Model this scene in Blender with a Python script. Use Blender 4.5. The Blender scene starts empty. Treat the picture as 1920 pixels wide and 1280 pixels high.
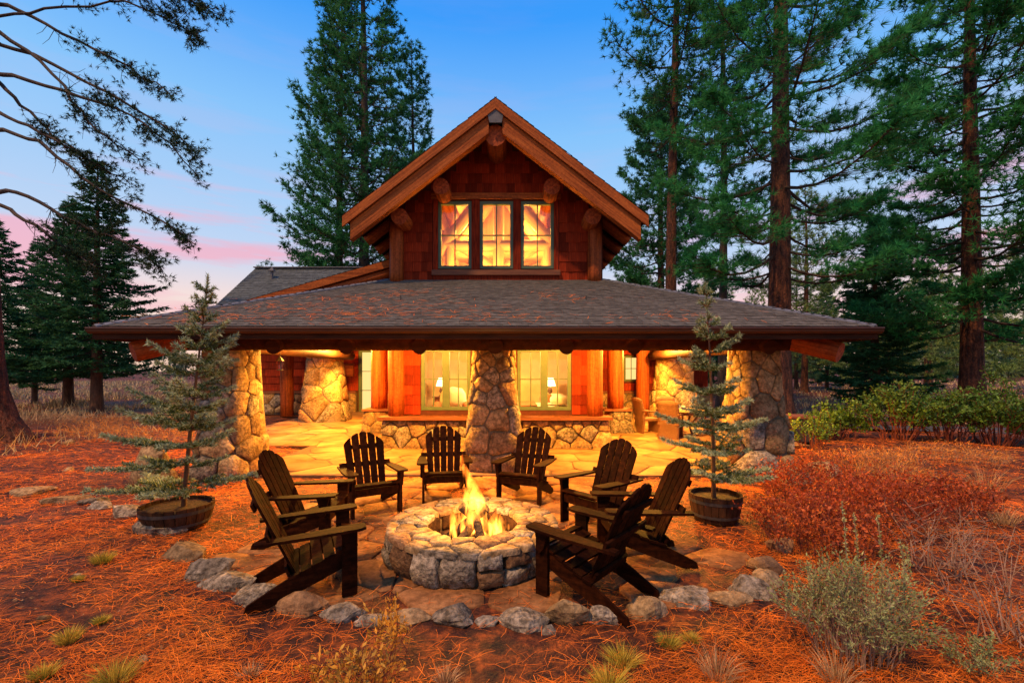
import bpy, math, random
import numpy as np
from mathutils import Vector, Matrix
R = math.radians
random.seed(7)
NR = np.random.default_rng(11)

# ------------------------------------------------------------------ camera, sky, sun, exposure
scene = bpy.context.scene
scene.render.engine = 'CYCLES'
scene.view_settings.view_transform = 'Standard'
scene.view_settings.look = 'None'
scene.view_settings.gamma = 1
scene.view_settings.exposure = 0.0
COL = scene.collection
F_PX, HOR, CAMZ = 853.0, 695.0, 1.95
cam_d = bpy.data.cameras.new('camera')
cam_d.sensor_width = 36.0
cam_d.lens = 36.0 * F_PX / 1920
cam_d.shift_y = (HOR - 640) / 1920
cam_d.clip_start = 0.05
cam_d.clip_end = 3000
cam = bpy.data.objects.new('camera', cam_d)
COL.objects.link(cam)
cam.location = (0, 0, CAMZ)
cam.rotation_euler = (R(90), 0, 0)
scene.camera = cam

SUN_EL, SUN_AZ = 57.0, -138.0     # degrees; azimuth measured from +Y towards +X
world = bpy.data.worlds.new('World')
scene.world = world
world.use_nodes = True
wn, wl = world.node_tree.nodes, world.node_tree.links
wn.clear()
w_out = wn.new('ShaderNodeOutputWorld')
w_bg = wn.new('ShaderNodeBackground')
w_sky = wn.new('ShaderNodeTexSky')
w_sky.sky_type = 'NISHITA'
w_sky.sun_disc = False
w_sky.sun_elevation = R(7)
w_sky.sun_rotation = R(SUN_AZ)
w_sky.air_density = 1.0
w_sky.dust_density = 1.5
w_sky.ozone_density = 4.0
w_tc = wn.new('ShaderNodeTexCoord')
w_sep = wn.new('ShaderNodeSeparateXYZ')
wl.new(w_tc.outputs['Generated'], w_sep.inputs[0])
# dusk colour by height above the horizon (the same all the way round)
w_ramp = wn.new('ShaderNodeValToRGB')
els = [(0.0, (1.0, 0.66, 0.48)), (0.07, (1.0, 0.76, 0.62)), (0.14, (0.94, 0.76, 0.74)), (0.22, (0.56, 0.70, 0.93)),
       (0.33, (0.40, 0.64, 0.97)), (0.45, (0.25, 0.57, 1.0)), (0.61, (0.045, 0.345, 1.0)), (1.0, (0.02, 0.20, 0.75))]
e = w_ramp.color_ramp.elements
e[0].position, e[0].color = els[0][0], (*els[0][1], 1)
e[1].position, e[1].color = els[-1][0], (*els[-1][1], 1)
for p, c in els[1:-1]:
    n = e.new(p); n.color = (*c, 1)
wl.new(w_sep.outputs['Z'], w_ramp.inputs[0])
w_sc = wn.new('ShaderNodeMixRGB'); w_sc.blend_type = 'MULTIPLY'; w_sc.inputs[0].default_value = 1
wl.new(w_sky.outputs[0], w_sc.inputs[1]); w_sc.inputs[2].default_value = (0.10, 0.10, 0.10, 1)
w_mix = wn.new('ShaderNodeMixRGB'); w_mix.inputs[0].default_value = 0.97
wl.new(w_sc.outputs[0], w_mix.inputs[1]); wl.new(w_ramp.outputs[0], w_mix.inputs[2])
# thin pink cloud streaks low in the sky
w_map = wn.new('ShaderNodeMapping'); w_map.inputs['Scale'].default_value = (2.2, 2.2, 19.0)
w_map.inputs['Rotation'].default_value = (0.0, R(-7), 0.0)
wl.new(w_tc.outputs['Generated'], w_map.inputs[0])
w_noi = wn.new('ShaderNodeTexNoise'); w_noi.inputs['Scale'].default_value = 1.15
w_noi.inputs['Detail'].default_value = 6; w_noi.inputs['Roughness'].default_value = 0.55
wl.new(w_map.outputs[0], w_noi.inputs[0])
w_cr = wn.new('ShaderNodeValToRGB')
w_cr.color_ramp.elements[0].position = 0.49; w_cr.color_ramp.elements[0].color = (0, 0, 0, 1)
w_cr.color_ramp.elements[1].position = 0.62; w_cr.color_ramp.elements[1].color = (1, 1, 1, 1)
wl.new(w_noi.outputs[0], w_cr.inputs[0])
w_band = wn.new('ShaderNodeValToRGB')
b = w_band.color_ramp.elements
b[0].position, b[0].color = 0.0, (0.2, 0.2, 0.2, 1)
b[1].position, b[1].color = 1.0, (0, 0, 0, 1)
for p, v in ((0.06, 0.45), (0.15, 0.8), (0.27, 0.75), (0.36, 0.10), (0.6, 0.03)):
    n = b.new(p); n.color = (v, v, v, 1)
wl.new(w_sep.outputs['Z'], w_band.inputs[0])
w_mul = wn.new('ShaderNodeMath'); w_mul.operation = 'MULTIPLY'
wl.new(w_cr.outputs[0], w_mul.inputs[0]); wl.new(w_band.outputs[0], w_mul.inputs[1])
w_cl = wn.new('ShaderNodeMixRGB'); w_cl.inputs[2].default_value = (0.93, 0.45, 0.57, 1)
wl.new(w_mul.outputs[0], w_cl.inputs[0]); wl.new(w_mix.outputs[0], w_cl.inputs[1])
wl.new(w_cl.outputs[0], w_bg.inputs[0])
w_bg.inputs[1].default_value = 1.0
wl.new(w_bg.outputs[0], w_out.inputs[0])

sun_d = bpy.data.lights.new('sun', 'SUN')
sun_d.energy = 4.0
sun_d.angle = R(2.0)
sun_d.color = (1.0, 0.56, 0.24)
sun = bpy.data.objects.new('sun', sun_d)
COL.objects.link(sun)
sdir = Vector((math.sin(R(SUN_AZ)) * math.cos(R(SUN_EL)), math.cos(R(SUN_AZ)) * math.cos(R(SUN_EL)), math.sin(R(SUN_EL))))
sun.rotation_euler = sdir.to_track_quat('Z', 'Y').to_euler()

# ------------------------------------------------------------------ helpers
def px(x, y, Y):
    """photo pixel at depth Y -> world point"""
    return Vector(((x - 960) / F_PX * Y, Y, CAMZ - (y - HOR) / F_PX * Y))

def gz(x, y):
    """ground height"""
    r = math.hypot(x + .4, y - 5.2)
    k = min(1, max(0, (r - 2.6) / 2.0))
    if abs(x + .33) < (4.9 if y < 11.5 else 8.2) and y > 8.0: k = min(k, max(0, (8.4 - y) / .4), 1) - (.8 if y > 8.4 else 0)
    n = .035 * math.sin(1.7 * x + .6 * y) + .03 * math.sin(2.3 * y - .9 * x + 1) + .02 * math.sin(4.1 * x + 3.3 * y)
    return -.03 + k * (n + .03)

def tag(o, label=None, cat=None, group=None, kind=None):
    if label: o['label'] = label
    if cat: o['category'] = cat
    if group: o['group'] = group
    if kind: o['kind'] = kind
    return o

def anc(parent):
    v = Vector((0, 0, 0))
    while parent is not None:
        v += parent.location
        parent = parent.parent
    return v

def empty(name, loc, rz=0, label=None, cat=None, group=None):
    o = bpy.data.objects.new(name, None)
    o.empty_display_size = .2
    COL.objects.link(o)
    o.location = loc
    o.rotation_euler = (0, 0, rz)
    return tag(o, label, cat, group)

def link(name, me, parent=None, loc=None):
    o = bpy.data.objects.new(name, me)
    COL.objects.link(o)
    if parent is not None: o.parent = parent
    if loc is not None: o.location = loc
    return o

def mesh(V, Fc, m, smooth=False, name='mesh'):
    me = bpy.data.meshes.new(name)
    me.from_pydata([tuple(v) for v in V], [], Fc)
    if isinstance(m, (list, tuple)):
        for q in m: me.materials.append(q)
    else: me.materials.append(m)
    if smooth: me.polygons.foreach_set('use_smooth', [True] * len(me.polygons))
    me.update()
    return me

def wobj(name, V, Fc, m, parent=None, smooth=False):
    """object from world coordinates, below a parent that is only translated"""
    return link(name, mesh(V, Fc, m, smooth, name), parent, -anc(parent) if parent else None)

def soup(name, V, m, parent=None, tint=None, k=3, world=True):
    """triangle (k=3) or quad (k=4) soup from an (n*k,3) array with a per-face tint"""
    V = np.asarray(V, dtype=np.float32).reshape(-1, 3)
    n = len(V) // k
    me = bpy.data.meshes.new(name)
    me.vertices.add(len(V)); me.vertices.foreach_set('co', V.ravel())
    me.loops.add(n * k); me.loops.foreach_set('vertex_index', np.arange(n * k, dtype=np.int32))
    me.polygons.add(n)
    me.polygons.foreach_set('loop_start', np.arange(0, n * k, k, dtype=np.int32))
    me.polygons.foreach_set('loop_total', np.full(n, k, dtype=np.int32))
    if tint is not None:
        a = me.attributes.new('tint', 'FLOAT', 'POINT')
        a.data.foreach_set('value', np.repeat(np.asarray(tint, dtype=np.float32), k))
    me.materials.append(m)
    me.update(calc_edges=True)
    return link(name, me, parent, -anc(parent) if (parent and world) else None)

def box_vf(cx, cy, cz, sx, sy, sz, rz=0):
    V = []
    for i in (-1, 1):
        for j in (-1, 1):
            for k in (-1, 1):
                x, y = i * sx / 2, j * sy / 2
                V.append((cx + x * math.cos(rz) - y * math.sin(rz), cy + x * math.sin(rz) + y * math.cos(rz), cz + k * sz / 2))
    return V, [(0, 1, 3, 2), (4, 6, 7, 5), (0, 4, 5, 1), (2, 3, 7, 6), (0, 2, 6, 4), (1, 5, 7, 3)]

class MB:
    def __init__(s): s.V, s.F = [], []
    def add(s, V, Fc):
        o = len(s.V); s.V += [tuple(v) for v in V]; s.F += [tuple(i + o for i in f) for f in Fc]; return s
    def box(s, cx, cy, cz, sx, sy, sz, rz=0): return s.add(*box_vf(cx, cy, cz, sx, sy, sz, rz))
    def span(s, x0, x1, y0, y1, z0, z1): return s.box((x0 + x1) / 2, (y0 + y1) / 2, (z0 + z1) / 2, x1 - x0, y1 - y0, z1 - z0)
    def bar(s, p0, p1, w, h, up=(0, 0, 1)):
        """rectangular bar from p0 to p1, w across, h along 'up'"""
        p0, p1 = Vector(p0), Vector(p1); d = (p1 - p0).normalized(); u = Vector(up)
        a = d.cross(u).normalized() * w / 2; u = a.cross(d).normalized() * h / 2
        V = [p + i * a + j * u for p in (p0, p1) for i, j in ((-1, -1), (1, -1), (1, 1), (-1, 1))]
        return s.add(V, [(3, 2, 1, 0), (4, 5, 6, 7), (0, 1, 5, 4), (1, 2, 6, 5), (2, 3, 7, 6), (3, 0, 4, 7)])
    def tube(s, pts, rad, n=6, cap=True):
        pts = [Vector(p) for p in pts]; V = []; Fc = []; prev = None
        for i, p in enumerate(pts):
            d = (pts[min(i + 1, len(pts) - 1)] - pts[max(i - 1, 0)]).normalized()
            ref = Vector((0, 0, 1)) if abs(d.z) < .9 else Vector((1, 0, 0))
            if prev is None: a = d.cross(ref).normalized()
            else: a = (prev - d * prev.dot(d)).normalized()
            prev = a; bb = d.cross(a)
            r = rad[i] if hasattr(rad, '__len__') else rad
            for k in range(n):
                t = 2 * math.pi * k / n
                V.append(p + (a * math.cos(t) + bb * math.sin(t)) * r)
        for i in range(len(pts) - 1):
            for k in range(n):
                Fc.append((i * n + k, i * n + (k + 1) % n, (i + 1) * n + (k + 1) % n, (i + 1) * n + k))
        if cap:
            Fc.append(tuple(reversed(range(n)))); Fc.append(tuple((len(pts) - 1) * n + k for k in range(n)))
        return s.add(V, Fc)
    def build(s, name, m, parent=None, smooth=False, world=True):
        if world: return wobj(name, s.V, s.F, m, parent, smooth)
        return link(name, mesh(s.V, s.F, m, smooth, name), parent)

# ------------------------------------------------------------------ materials
def mat(name, c1, c2=None, scale=6.0, stretch=(1, 1, 1), rough=.8, bump=.3, bscale=None, rnd=0.0, tint=False, c3=None, spec=.3, bdist=.02, trans=0.0, spots=0.0):
    m = bpy.data.materials.new(name); m.use_nodes = True
    n, l = m.node_tree.nodes, m.node_tree.links
    bs = n['Principled BSDF']; bs.inputs['Roughness'].default_value = rough
    bs.inputs['Specular IOR Level'].default_value = spec
    tc = n.new('ShaderNodeTexCoord'); mp = n.new('ShaderNodeMapping'); mp.inputs['Scale'].default_value = stretch
    l.new(tc.outputs['Object'], mp.inputs[0])
    last = None
    if c2 is not None:
        no = n.new('ShaderNodeTexNoise'); no.inputs['Scale'].default_value = scale; no.inputs['Detail'].default_value = 5
        no.inputs['Roughness'].default_value = .62
        l.new(mp.outputs[0], no.inputs[0])
        rp = n.new('ShaderNodeValToRGB'); e = rp.color_ramp.elements
        e[0].position, e[0].color = .33, (*c1, 1); e[1].position, e[1].color = .67, (*c2, 1)
        if c3 is not None:
            q = e.new(.5); q.color = (*c3, 1)
        l.new(no.outputs[0], rp.inputs[0]); last = rp.outputs[0]
    else:
        rg = n.new('ShaderNodeRGB'); rg.outputs[0].default_value = (*c1, 1); last = rg.outputs[0]
    def mulval(last, sock, lo, hi):
        mr = n.new('ShaderNodeMapRange'); mr.inputs['To Min'].default_value = lo; mr.inputs['To Max'].default_value = hi
        l.new(sock, mr.inputs[0])
        mx = n.new('ShaderNodeMixRGB'); mx.blend_type = 'MULTIPLY'; mx.inputs[0].default_value = 1
        l.new(last, mx.inputs[1]); l.new(mr.outputs[0], mx.inputs[2]); return mx.outputs[0]
    if spots:
        ns = n.new('ShaderNodeTexNoise'); ns.inputs['Scale'].default_value = 17; ns.inputs['Detail'].default_value = 7; ns.inputs['Roughness'].default_value = .7
        l.new(tc.outputs['Object'], ns.inputs[0])
        sp = n.new('ShaderNodeMapRange'); sp.inputs['From Min'].default_value = .40; sp.inputs['From Max'].default_value = .60
        l.new(ns.outputs[0], sp.inputs[0]); last = mulval(last, sp.outputs[0], 1 - spots, 1 + spots * .35)
    if rnd:
        oi = n.new('ShaderNodeObjectInfo'); last = mulval(last, oi.outputs['Random'], 1 - rnd, 1 + rnd)
    if tint:
        at = n.new('ShaderNodeAttribute'); at.attribute_name = 'tint'; last = mulval(last, at.outputs['Fac'], .45, 1.55)
    l.new(last, bs.inputs['Base Color'])
    if trans:
        tr = n.new('ShaderNodeBsdfTranslucent'); l.new(last, tr.inputs[0])
        ms = n.new('ShaderNodeMixShader'); ms.inputs[0].default_value = trans
        l.new(bs.outputs[0], ms.inputs[1]); l.new(tr.outputs[0], ms.inputs[2]); l.new(ms.outputs[0], n['Material Output'].inputs[0])
    if bump:
        nb = n.new('ShaderNodeTexNoise'); nb.inputs['Scale'].default_value = bscale or scale * 3; nb.inputs['Detail'].default_value = 6
        l.new(mp.outputs[0], nb.inputs[0])
        bp = n.new('ShaderNodeBump'); bp.inputs['Strength'].default_value = bump; bp.inputs['Distance'].default_value = bdist
        l.new(nb.outputs[0], bp.inputs['Height']); l.new(bp.outputs[0], bs.inputs['Normal'])
    return m

def emit(name, c, s):
    m = bpy.data.materials.new(name); m.use_nodes = True
    n, l = m.node_tree.nodes, m.node_tree.links; n.clear()
    o = n.new('ShaderNodeOutputMaterial'); e = n.new('ShaderNodeEmission')
    e.inputs[0].default_value = (*c, 1); e.inputs[1].default_value = s; l.new(e.outputs[0], o.inputs[0]); return m

M = {}
M['ground'] = mat('ground_soil', (.020, .007, .003), (.32, .072, .009), 6, bump=1.0, bscale=45, c3=(.11, .027, .005), bdist=.03, spots=.55)
M['needle'] = mat('fallen_needles', (.84, .22, .020), (.50, .095, .009), 2.5, bump=0, tint=True, rough=.7, spec=.1)
M['stone'] = mat('field_stone', (.17, .10, .042), (.43, .29, .14), 4, bump=1.0, bscale=18, rnd=.32, c3=(.29, .19, .088), rough=.9, spots=.5, bdist=.03, spec=.15)
M['granite'] = mat('granite', (.14, .11, .072), (.38, .31, .215), 7, bump=1.0, bscale=30, rnd=.28, c3=(.245, .20, .14), rough=.9, spots=.65, bdist=.03, spec=.1)
M['brownstone'] = mat('brown_stone', (.13, .062, .025), (.32, .18, .08), 6, bump=1.0, bscale=25, rnd=.25, rough=.9, spots=.45, bdist=.03)
M['mortar'] = mat('mortar', (.09, .065, .04), (.17, .125, .08), 20, bump=.6)
M['flag'] = mat('flagstone', (.17, .080, .032), (.36, .20, .085), 1.6, bump=.4, bscale=14, rnd=.28, c3=(.27, .14, .058), rough=.85, spec=.15)
M['joint'] = mat('paving_joint', (.05, .026, .014), (.13, .06, .025), 9, bump=.6)
M['shingle'] = mat('cedar_shingle', (.10, .0095, .0027), (.30, .034, .008), 5, (5, 5, .6), bump=.6, bscale=16, rnd=.45, rough=.8, spec=.1)
M['wallboard'] = mat('wall_backing', (.05, .012, .006), (.09, .02, .009), 5)
M['log'] = mat('varnished_log', (.13, .024, .005), (.38, .090, .016), 2.4, (8, 8, .28), bump=.7, bscale=5, rnd=.2, rough=.6, c3=(.27, .058, .011), spec=.15, spots=.3)
M['logend'] = mat('log_end_grain', (.19, .030, .007), (.42, .085, .016), 14, bump=.5, spots=.4)
M['barge'] = mat('barge_board', (.17, .036, .007), (.42, .115, .021), 3.0, (.30, 7, 7), bump=.45, bscale=6, rough=.65, c3=(.30, .075, .014), spec=.12, spots=.25)
M['darkwood'] = mat('dark_beam_wood', (.020, .007, .003), (.055, .018, .007), 3, (.5, 3, 3), bump=.3, rough=.7, spec=.1)
M['fascia'] = mat('brown_fascia_metal', (.045, .018, .009), (.065, .026, .012), 3, bump=.05, rough=.45)
M['cap'] = mat('ridge_cap', (.085, .09, .10), (.13, .135, .145), 8, bump=.2, rnd=.15)
M['asphalt'] = mat('asphalt_shingle', (.092, .084, .070), (.172, .158, .132), 7, bump=.5, bscale=90, tint=True, rough=.95, spec=.05)
M['greenroof'] = mat('dark_shingle', (.05, .062, .062), (.10, .118, .115), 7, bump=.4, bscale=60, tint=True, rough=.9)
M['ceil'] = mat('porch_ceiling', (.16, .05, .016), (.28, .10, .03), 3, (6, .4, 1), bump=.2)
M['frame'] = mat('sage_window_frame', (.065, .095, .05), (.09, .125, .065), 6, bump=.05, rough=.5)
M['sill'] = mat('timber_sill', (.11, .035, .014), (.20, .07, .024), 3, (.6, 4, 4), bump=.25, rough=.6)
M['chair'] = mat('dark_stained_wood', (.010, .0026, .0009), (.034, .0088, .0022), 3, (6, .8, 6), bump=.2, rough=.7, rnd=.35, spec=.03, spots=.4)
M['bark'] = mat('pine_bark', (.018, .008, .005), (.19, .066, .028), 3.6, (2.4, 2.4, .6), bump=1.0, bscale=7, c3=(.095, .032, .014), bdist=.1, spots=.6)
M['darkbark'] = mat('dark_bark', (.022, .016, .012), (.075, .048, .032), 4, (2, 2, .6), bump=.9, bdist=.05)
M['firbark'] = mat('fir_bark', (.05, .024, .014), (.16, .075, .038), 5, (2, 2, .6), bump=.8, bdist=.05)
M['pine'] = mat('pine_needles', (.022, .140, .044), (.065, .245, .080), .7, bump=0, tint=True, rough=.6, trans=.32, spec=.12)
M['pine2'] = mat('bright_pine_needles', (.020, .185, .048), (.070, .31, .085), .7, bump=0, tint=True, rough=.6, trans=.35, spec=.12)
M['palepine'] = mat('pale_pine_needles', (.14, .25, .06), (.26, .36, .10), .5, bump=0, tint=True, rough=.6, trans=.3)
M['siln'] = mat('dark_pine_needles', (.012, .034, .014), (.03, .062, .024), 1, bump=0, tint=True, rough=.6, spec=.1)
M['fir'] = mat('fir_needles', (.016, .092, .034), (.046, .155, .056), .8, bump=0, tint=True, rough=.6, trans=.25, spec=.12)
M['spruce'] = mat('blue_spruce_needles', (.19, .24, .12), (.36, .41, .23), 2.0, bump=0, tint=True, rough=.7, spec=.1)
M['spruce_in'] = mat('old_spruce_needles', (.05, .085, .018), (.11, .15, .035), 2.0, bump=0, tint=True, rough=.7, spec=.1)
M['twig'] = mat('twig_wood', (.07, .032, .016), (.14, .065, .03), 9, bump=.2)
M['redtwig'] = mat('red_stem', (.10, .022, .012), (.18, .045, .022), 9, bump=.1)
M['greytwig'] = mat('grey_twig', (.19, .11, .07), (.34, .21, .13), 9, bump=.1)
M['redleaf'] = mat('red_autumn_leaf', (.20, .022, .006), (.48, .11, .022), 1.6, bump=0, tint=True, rough=.6, trans=.2)
M['sage'] = mat('sagebrush_leaf', (.15, .185, .06), (.32, .35, .14), 4, bump=0, tint=True, rough=.85, spec=.05)
M['yleaf'] = mat('yellow_leaf', (.42, .19, .02), (.60, .36, .05), 3, bump=0, tint=True, rough=.6, trans=.25)
M['hedge'] = mat('manzanita_leaf', (.045, .125, .014), (.15, .25, .03), 2, bump=0, tint=True, rough=.5, trans=.2)
M['grass'] = mat('green_gold_grass', (.34, .30, .03), (.58, .42, .06), 6, bump=0, tint=True, rough=.7, trans=.3)
M['dry'] = mat('dry_grass', (.34, .19, .075), (.50, .32, .14), 3, bump=0, tint=True, rough=.8)
M['meadow'] = mat('meadow_brush', (.36, .25, .11), (.52, .37, .18), .3, bump=0, tint=True, rough=.85)
M['oak'] = mat('barrel_oak', (.028, .013, .006), (.075, .035, .015), 5, (3, 3, .5), bump=.5, rnd=.2, spec=.1)
M['iron'] = mat('iron', (.025, .022, .020), (.05, .042, .036), 9, rough=.5)
M['soil'] = mat('pot_soil', (.014, .007, .004), (.06, .022, .009), 20, bump=.9, spots=.5)
M['wicker'] = mat('brown_wicker', (.10, .045, .02), (.20, .095, .042), 40, (1, 1, 3), bump=.8, bscale=90, rough=.6)
M['tabletop'] = mat('pale_table_top', (.42, .24, .11), (.55, .34, .17), 5, bump=.1, rough=.45)
M['char'] = mat('charred_log', (.012, .010, .009), (.07, .038, .022), 7, bump=1.0, bdist=.03)
M['leaflitter'] = mat('dry_leaf_scraps', (.10, .035, .012), (.46, .24, .09), 30, bump=0, tint=True)
M['rustbrush'] = mat('rust_brush', (.34, .12, .022), (.52, .25, .055), 3, bump=0, tint=True, rough=.8)
M['paver'] = mat('red_brown_flagstone', (.15, .062, .021), (.36, .17, .060), 2.2, bump=.5, bscale=14, rnd=.30, c3=(.25, .11, .038), rough=.85, spec=.1, spots=.35)
M['soot'] = mat('sooty_stone', (.020, .012, .008), (.085, .042, .020), 9, bump=.9, rough=.95, spec=.05)
M['ash'] = mat('fire_pit_ash', (.020, .012, .008), (.10, .045, .022), 14, bump=.8)
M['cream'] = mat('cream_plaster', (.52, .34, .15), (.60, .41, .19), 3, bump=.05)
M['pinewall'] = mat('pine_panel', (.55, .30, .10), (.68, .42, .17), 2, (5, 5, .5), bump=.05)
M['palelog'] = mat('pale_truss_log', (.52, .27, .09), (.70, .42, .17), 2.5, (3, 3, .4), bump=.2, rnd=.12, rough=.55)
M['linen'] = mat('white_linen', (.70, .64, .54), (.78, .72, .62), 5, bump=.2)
M['rust'] = mat('rust_blanket', (.38, .12, .05), (.48, .17, .07), 8, bump=.2)
M['curtain'] = mat('rose_curtain', (.55, .28, .16), (.64, .36, .21), 5, (8, 8, .4), bump=.2)
M['brownfab'] = mat('brown_cushion', (.10, .05, .03), (.17, .085, .05), 12, bump=.3)
M['shade'] = emit('lit_lamp_shade', (1, .66, .28), 7)
M['bulb'] = emit('lit_bulb', (1, .62, .25), 14)
M['litpane'] = emit('lit_curtained_pane', (1, .66, .22), 1.25)
M['ember'] = emit('glowing_ember', (1, .20, .03), 4)
M['road'] = mat('asphalt_road', (.045, .045, .048), (.075, .073, .07), 8, bump=.3)
M['far'] = mat('far_foliage', (.035, .065, .03), (.075, .11, .05), .1, bump=0, tint=True)

def glass():
    m = bpy.data.materials.new('window_glass'); m.use_nodes = True
    n, l = m.node_tree.nodes, m.node_tree.links; n.clear()
    o = n.new('ShaderNodeOutputMaterial'); t = n.new('ShaderNodeBsdfTransparent'); g = n.new('ShaderNodeBsdfGlossy')
    g.inputs['Roughness'].default_value = .03; x = n.new('ShaderNodeMixShader'); x.inputs[0].default_value = .04
    t.inputs[0].default_value = (.96, .97, .95, 1)
    l.new(t.outputs[0], x.inputs[1]); l.new(g.outputs[0], x.inputs[2]); l.new(x.outputs[0], o.inputs[0]); return m
M['glass'] = glass()

def flame_mat():
    m = bpy.data.materials.new('flame'); m.use_nodes = True
    n, l = m.node_tree.nodes, m.node_tree.links; n.clear()
    o = n.new('ShaderNodeOutputMaterial'); tc = n.new('ShaderNodeTexCoord'); sp = n.new('ShaderNodeSeparateXYZ')
    l.new(tc.outputs['Generated'], sp.inputs[0])
    rp = n.new('ShaderNodeValToRGB'); e = rp.color_ramp.elements
    e[0].position, e[0].color = 0, (1, .36, .040, 1); e[1].position, e[1].color = 1, (1, .13, .008, 1)
    q = e.new(.45); q.color = (1, .27, .026, 1)
    l.new(sp.outputs['Z'], rp.inputs[0])
    mp = n.new('ShaderNodeMapping'); mp.inputs['Scale'].default_value = (16, 16, 6)
    no = n.new('ShaderNodeTexNoise'); no.inputs['Scale'].default_value = 1.0; no.inputs['Detail'].default_value = 3; no.inputs['Distortion'].default_value = .8
    l.new(tc.outputs['Object'], mp.inputs[0]); l.new(mp.outputs[0], no.inputs[0])
    mr = n.new('ShaderNodeMapRange'); mr.inputs['From Min'].default_value = .42; mr.inputs['From Max'].default_value = .66
    mr.inputs['To Min'].default_value = 0; mr.inputs['To Max'].default_value = 62
    l.new(no.outputs[0], mr.inputs[0])
    fa = n.new('ShaderNodeMapRange'); fa.inputs['To Min'].default_value = 1.0; fa.inputs['To Max'].default_value = .45; l.new(sp.outputs['Z'], fa.inputs[0])
    mu = n.new('ShaderNodeMath'); mu.operation = 'MULTIPLY'; l.new(mr.outputs[0], mu.inputs[0]); l.new(fa.outputs[0], mu.inputs[1])
    em = n.new('ShaderNodeEmission'); l.new(rp.outputs[0], em.inputs[0]); l.new(mu.outputs[0], em.inputs[1])
    l.new(em.outputs[0], o.inputs['Volume']); return m
M['flame'] = flame_mat()

# ------------------------------------------------------------------ stone cells
def poisson(u0, u1, v0, v1, rad, rs, tries=1500):
    pts = []
    for _ in range(tries):
        u, v = rs.uniform(u0, u1), rs.uniform(v0, v1); r = rad(u, v) if callable(rad) else rad
        if all((u - a) ** 2 + (v - b_) ** 2 > (r * .5 + q * .5) ** 2 for a, b_, q in pts): pts.append((u, v, r))
    return pts

def cells(pts, u0, u1, v0, v1):
    """clipped Voronoi cells of the points in the rectangle"""
    out = []
    for i, (x, y, r) in enumerate(pts):
        poly = [(u0, v0), (u1, v0), (u1, v1), (u0, v1)]
        for j, (a, b_, q) in enumerate(pts):
            if i == j or math.hypot(a - x, b_ - y) > 3.5 * max(r, q): continue
            # weighted bisector
            w = .5 + .12 * (r - q) / (r + q)
            mx, my = x + (a - x) * w, y + (b_ - y) * w; nx, ny = a - x, b_ - y
            new = []
            for k in range(len(poly)):
                p, s = poly[k], poly[(k + 1) % len(poly)]
                dp = (p[0] - mx) * nx + (p[1] - my) * ny; ds = (s[0] - mx) * nx + (s[1] - my) * ny
                if dp <= 0: new.append(p)
                if (dp < 0) != (ds < 0) and abs(dp - ds) > 1e-12:
                    t = dp / (dp - ds); new.append((p[0] + (s[0] - p[0]) * t, p[1] + (s[1] - p[1]) * t))
            poly = new
            if len(poly) < 3: break
        if len(poly) >= 3: out.append(poly)
    return out

def clip(poly, a, b_, d):
    """keep the part where a*u + b*v <= d"""
    out = []
    for k in range(len(poly)):
        p, q = poly[k], poly[(k + 1) % len(poly)]; dp, dq = a * p[0] + b_ * p[1] - d, a * q[0] + b_ * q[1] - d
        if dp <= 0: out.append(p)
        if (dp < 0) != (dq < 0): t = dp / (dp - dq); out.append((p[0] + (q[0] - p[0]) * t, p[1] + (q[1] - p[1]) * t))
    return out

def stone_from_cell(name, poly, surf, h, gap, m, parent, rs, sink=.05, soft=.16, dome=.15):
    cx = sum(p[0] for p in poly) / len(poly); cy = sum(p[1] for p in poly) / len(poly)
    pts = []
    n = len(poly)
    for k in range(n):                                   # cut the corners
        p, s = poly[k], poly[(k + 1) % n]
        d = math.hypot(s[0] - p[0], s[1] - p[1])
        if d < .02: continue
        pts += [(p[0] + (s[0] - p[0]) * .11, p[1] + (s[1] - p[1]) * .11), (p[0] + (s[0] - p[0]) * .89, p[1] + (s[1] - p[1]) * .89)]
    if len(pts) < 4: return None
    ring = []
    for p in pts:
        d = math.hypot(p[0] - cx, p[1] - cy); k = max(.3, 1 - gap / max(d, .02)) * rs.uniform(.94, 1.02)
        ring.append((cx + (p[0] - cx) * k, cy + (p[1] - cy) * k))
    V = []; n = len(ring)
    tu, tv = rs.uniform(-.25, .25), rs.uniform(-.25, .25)   # tilt of the face
    for sc, off in ((1, -sink), (1, h * .5), (1 - soft, h)):
        for p in ring:
            du, dv = (p[0] - cx) * sc, (p[1] - cy) * sc
            o = off if off < 0 else off + (du * tu + dv * tv) * min(1, h * 6) + rs.uniform(-.22, .22) * h
            V.append(surf(cx + du, cy + dv, o))
    V.append(surf(cx, cy, h * (1 + dome)))
    Fc = []
    for r in range(2):
        for k in range(n): Fc.append((r * n + k, r * n + (k + 1) % n, (r + 1) * n + (k + 1) % n, (r + 1) * n + k))
    for k in range(n): Fc.append((2 * n + k, 2 * n + (k + 1) % n, 3 * n))
    return wobj(name, V, Fc, m, parent, True)

def stonemat(rs, w=(.62, .2, .18)):
    return M[rs.choices(['stone', 'granite', 'brownstone'], w)[0]]

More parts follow.
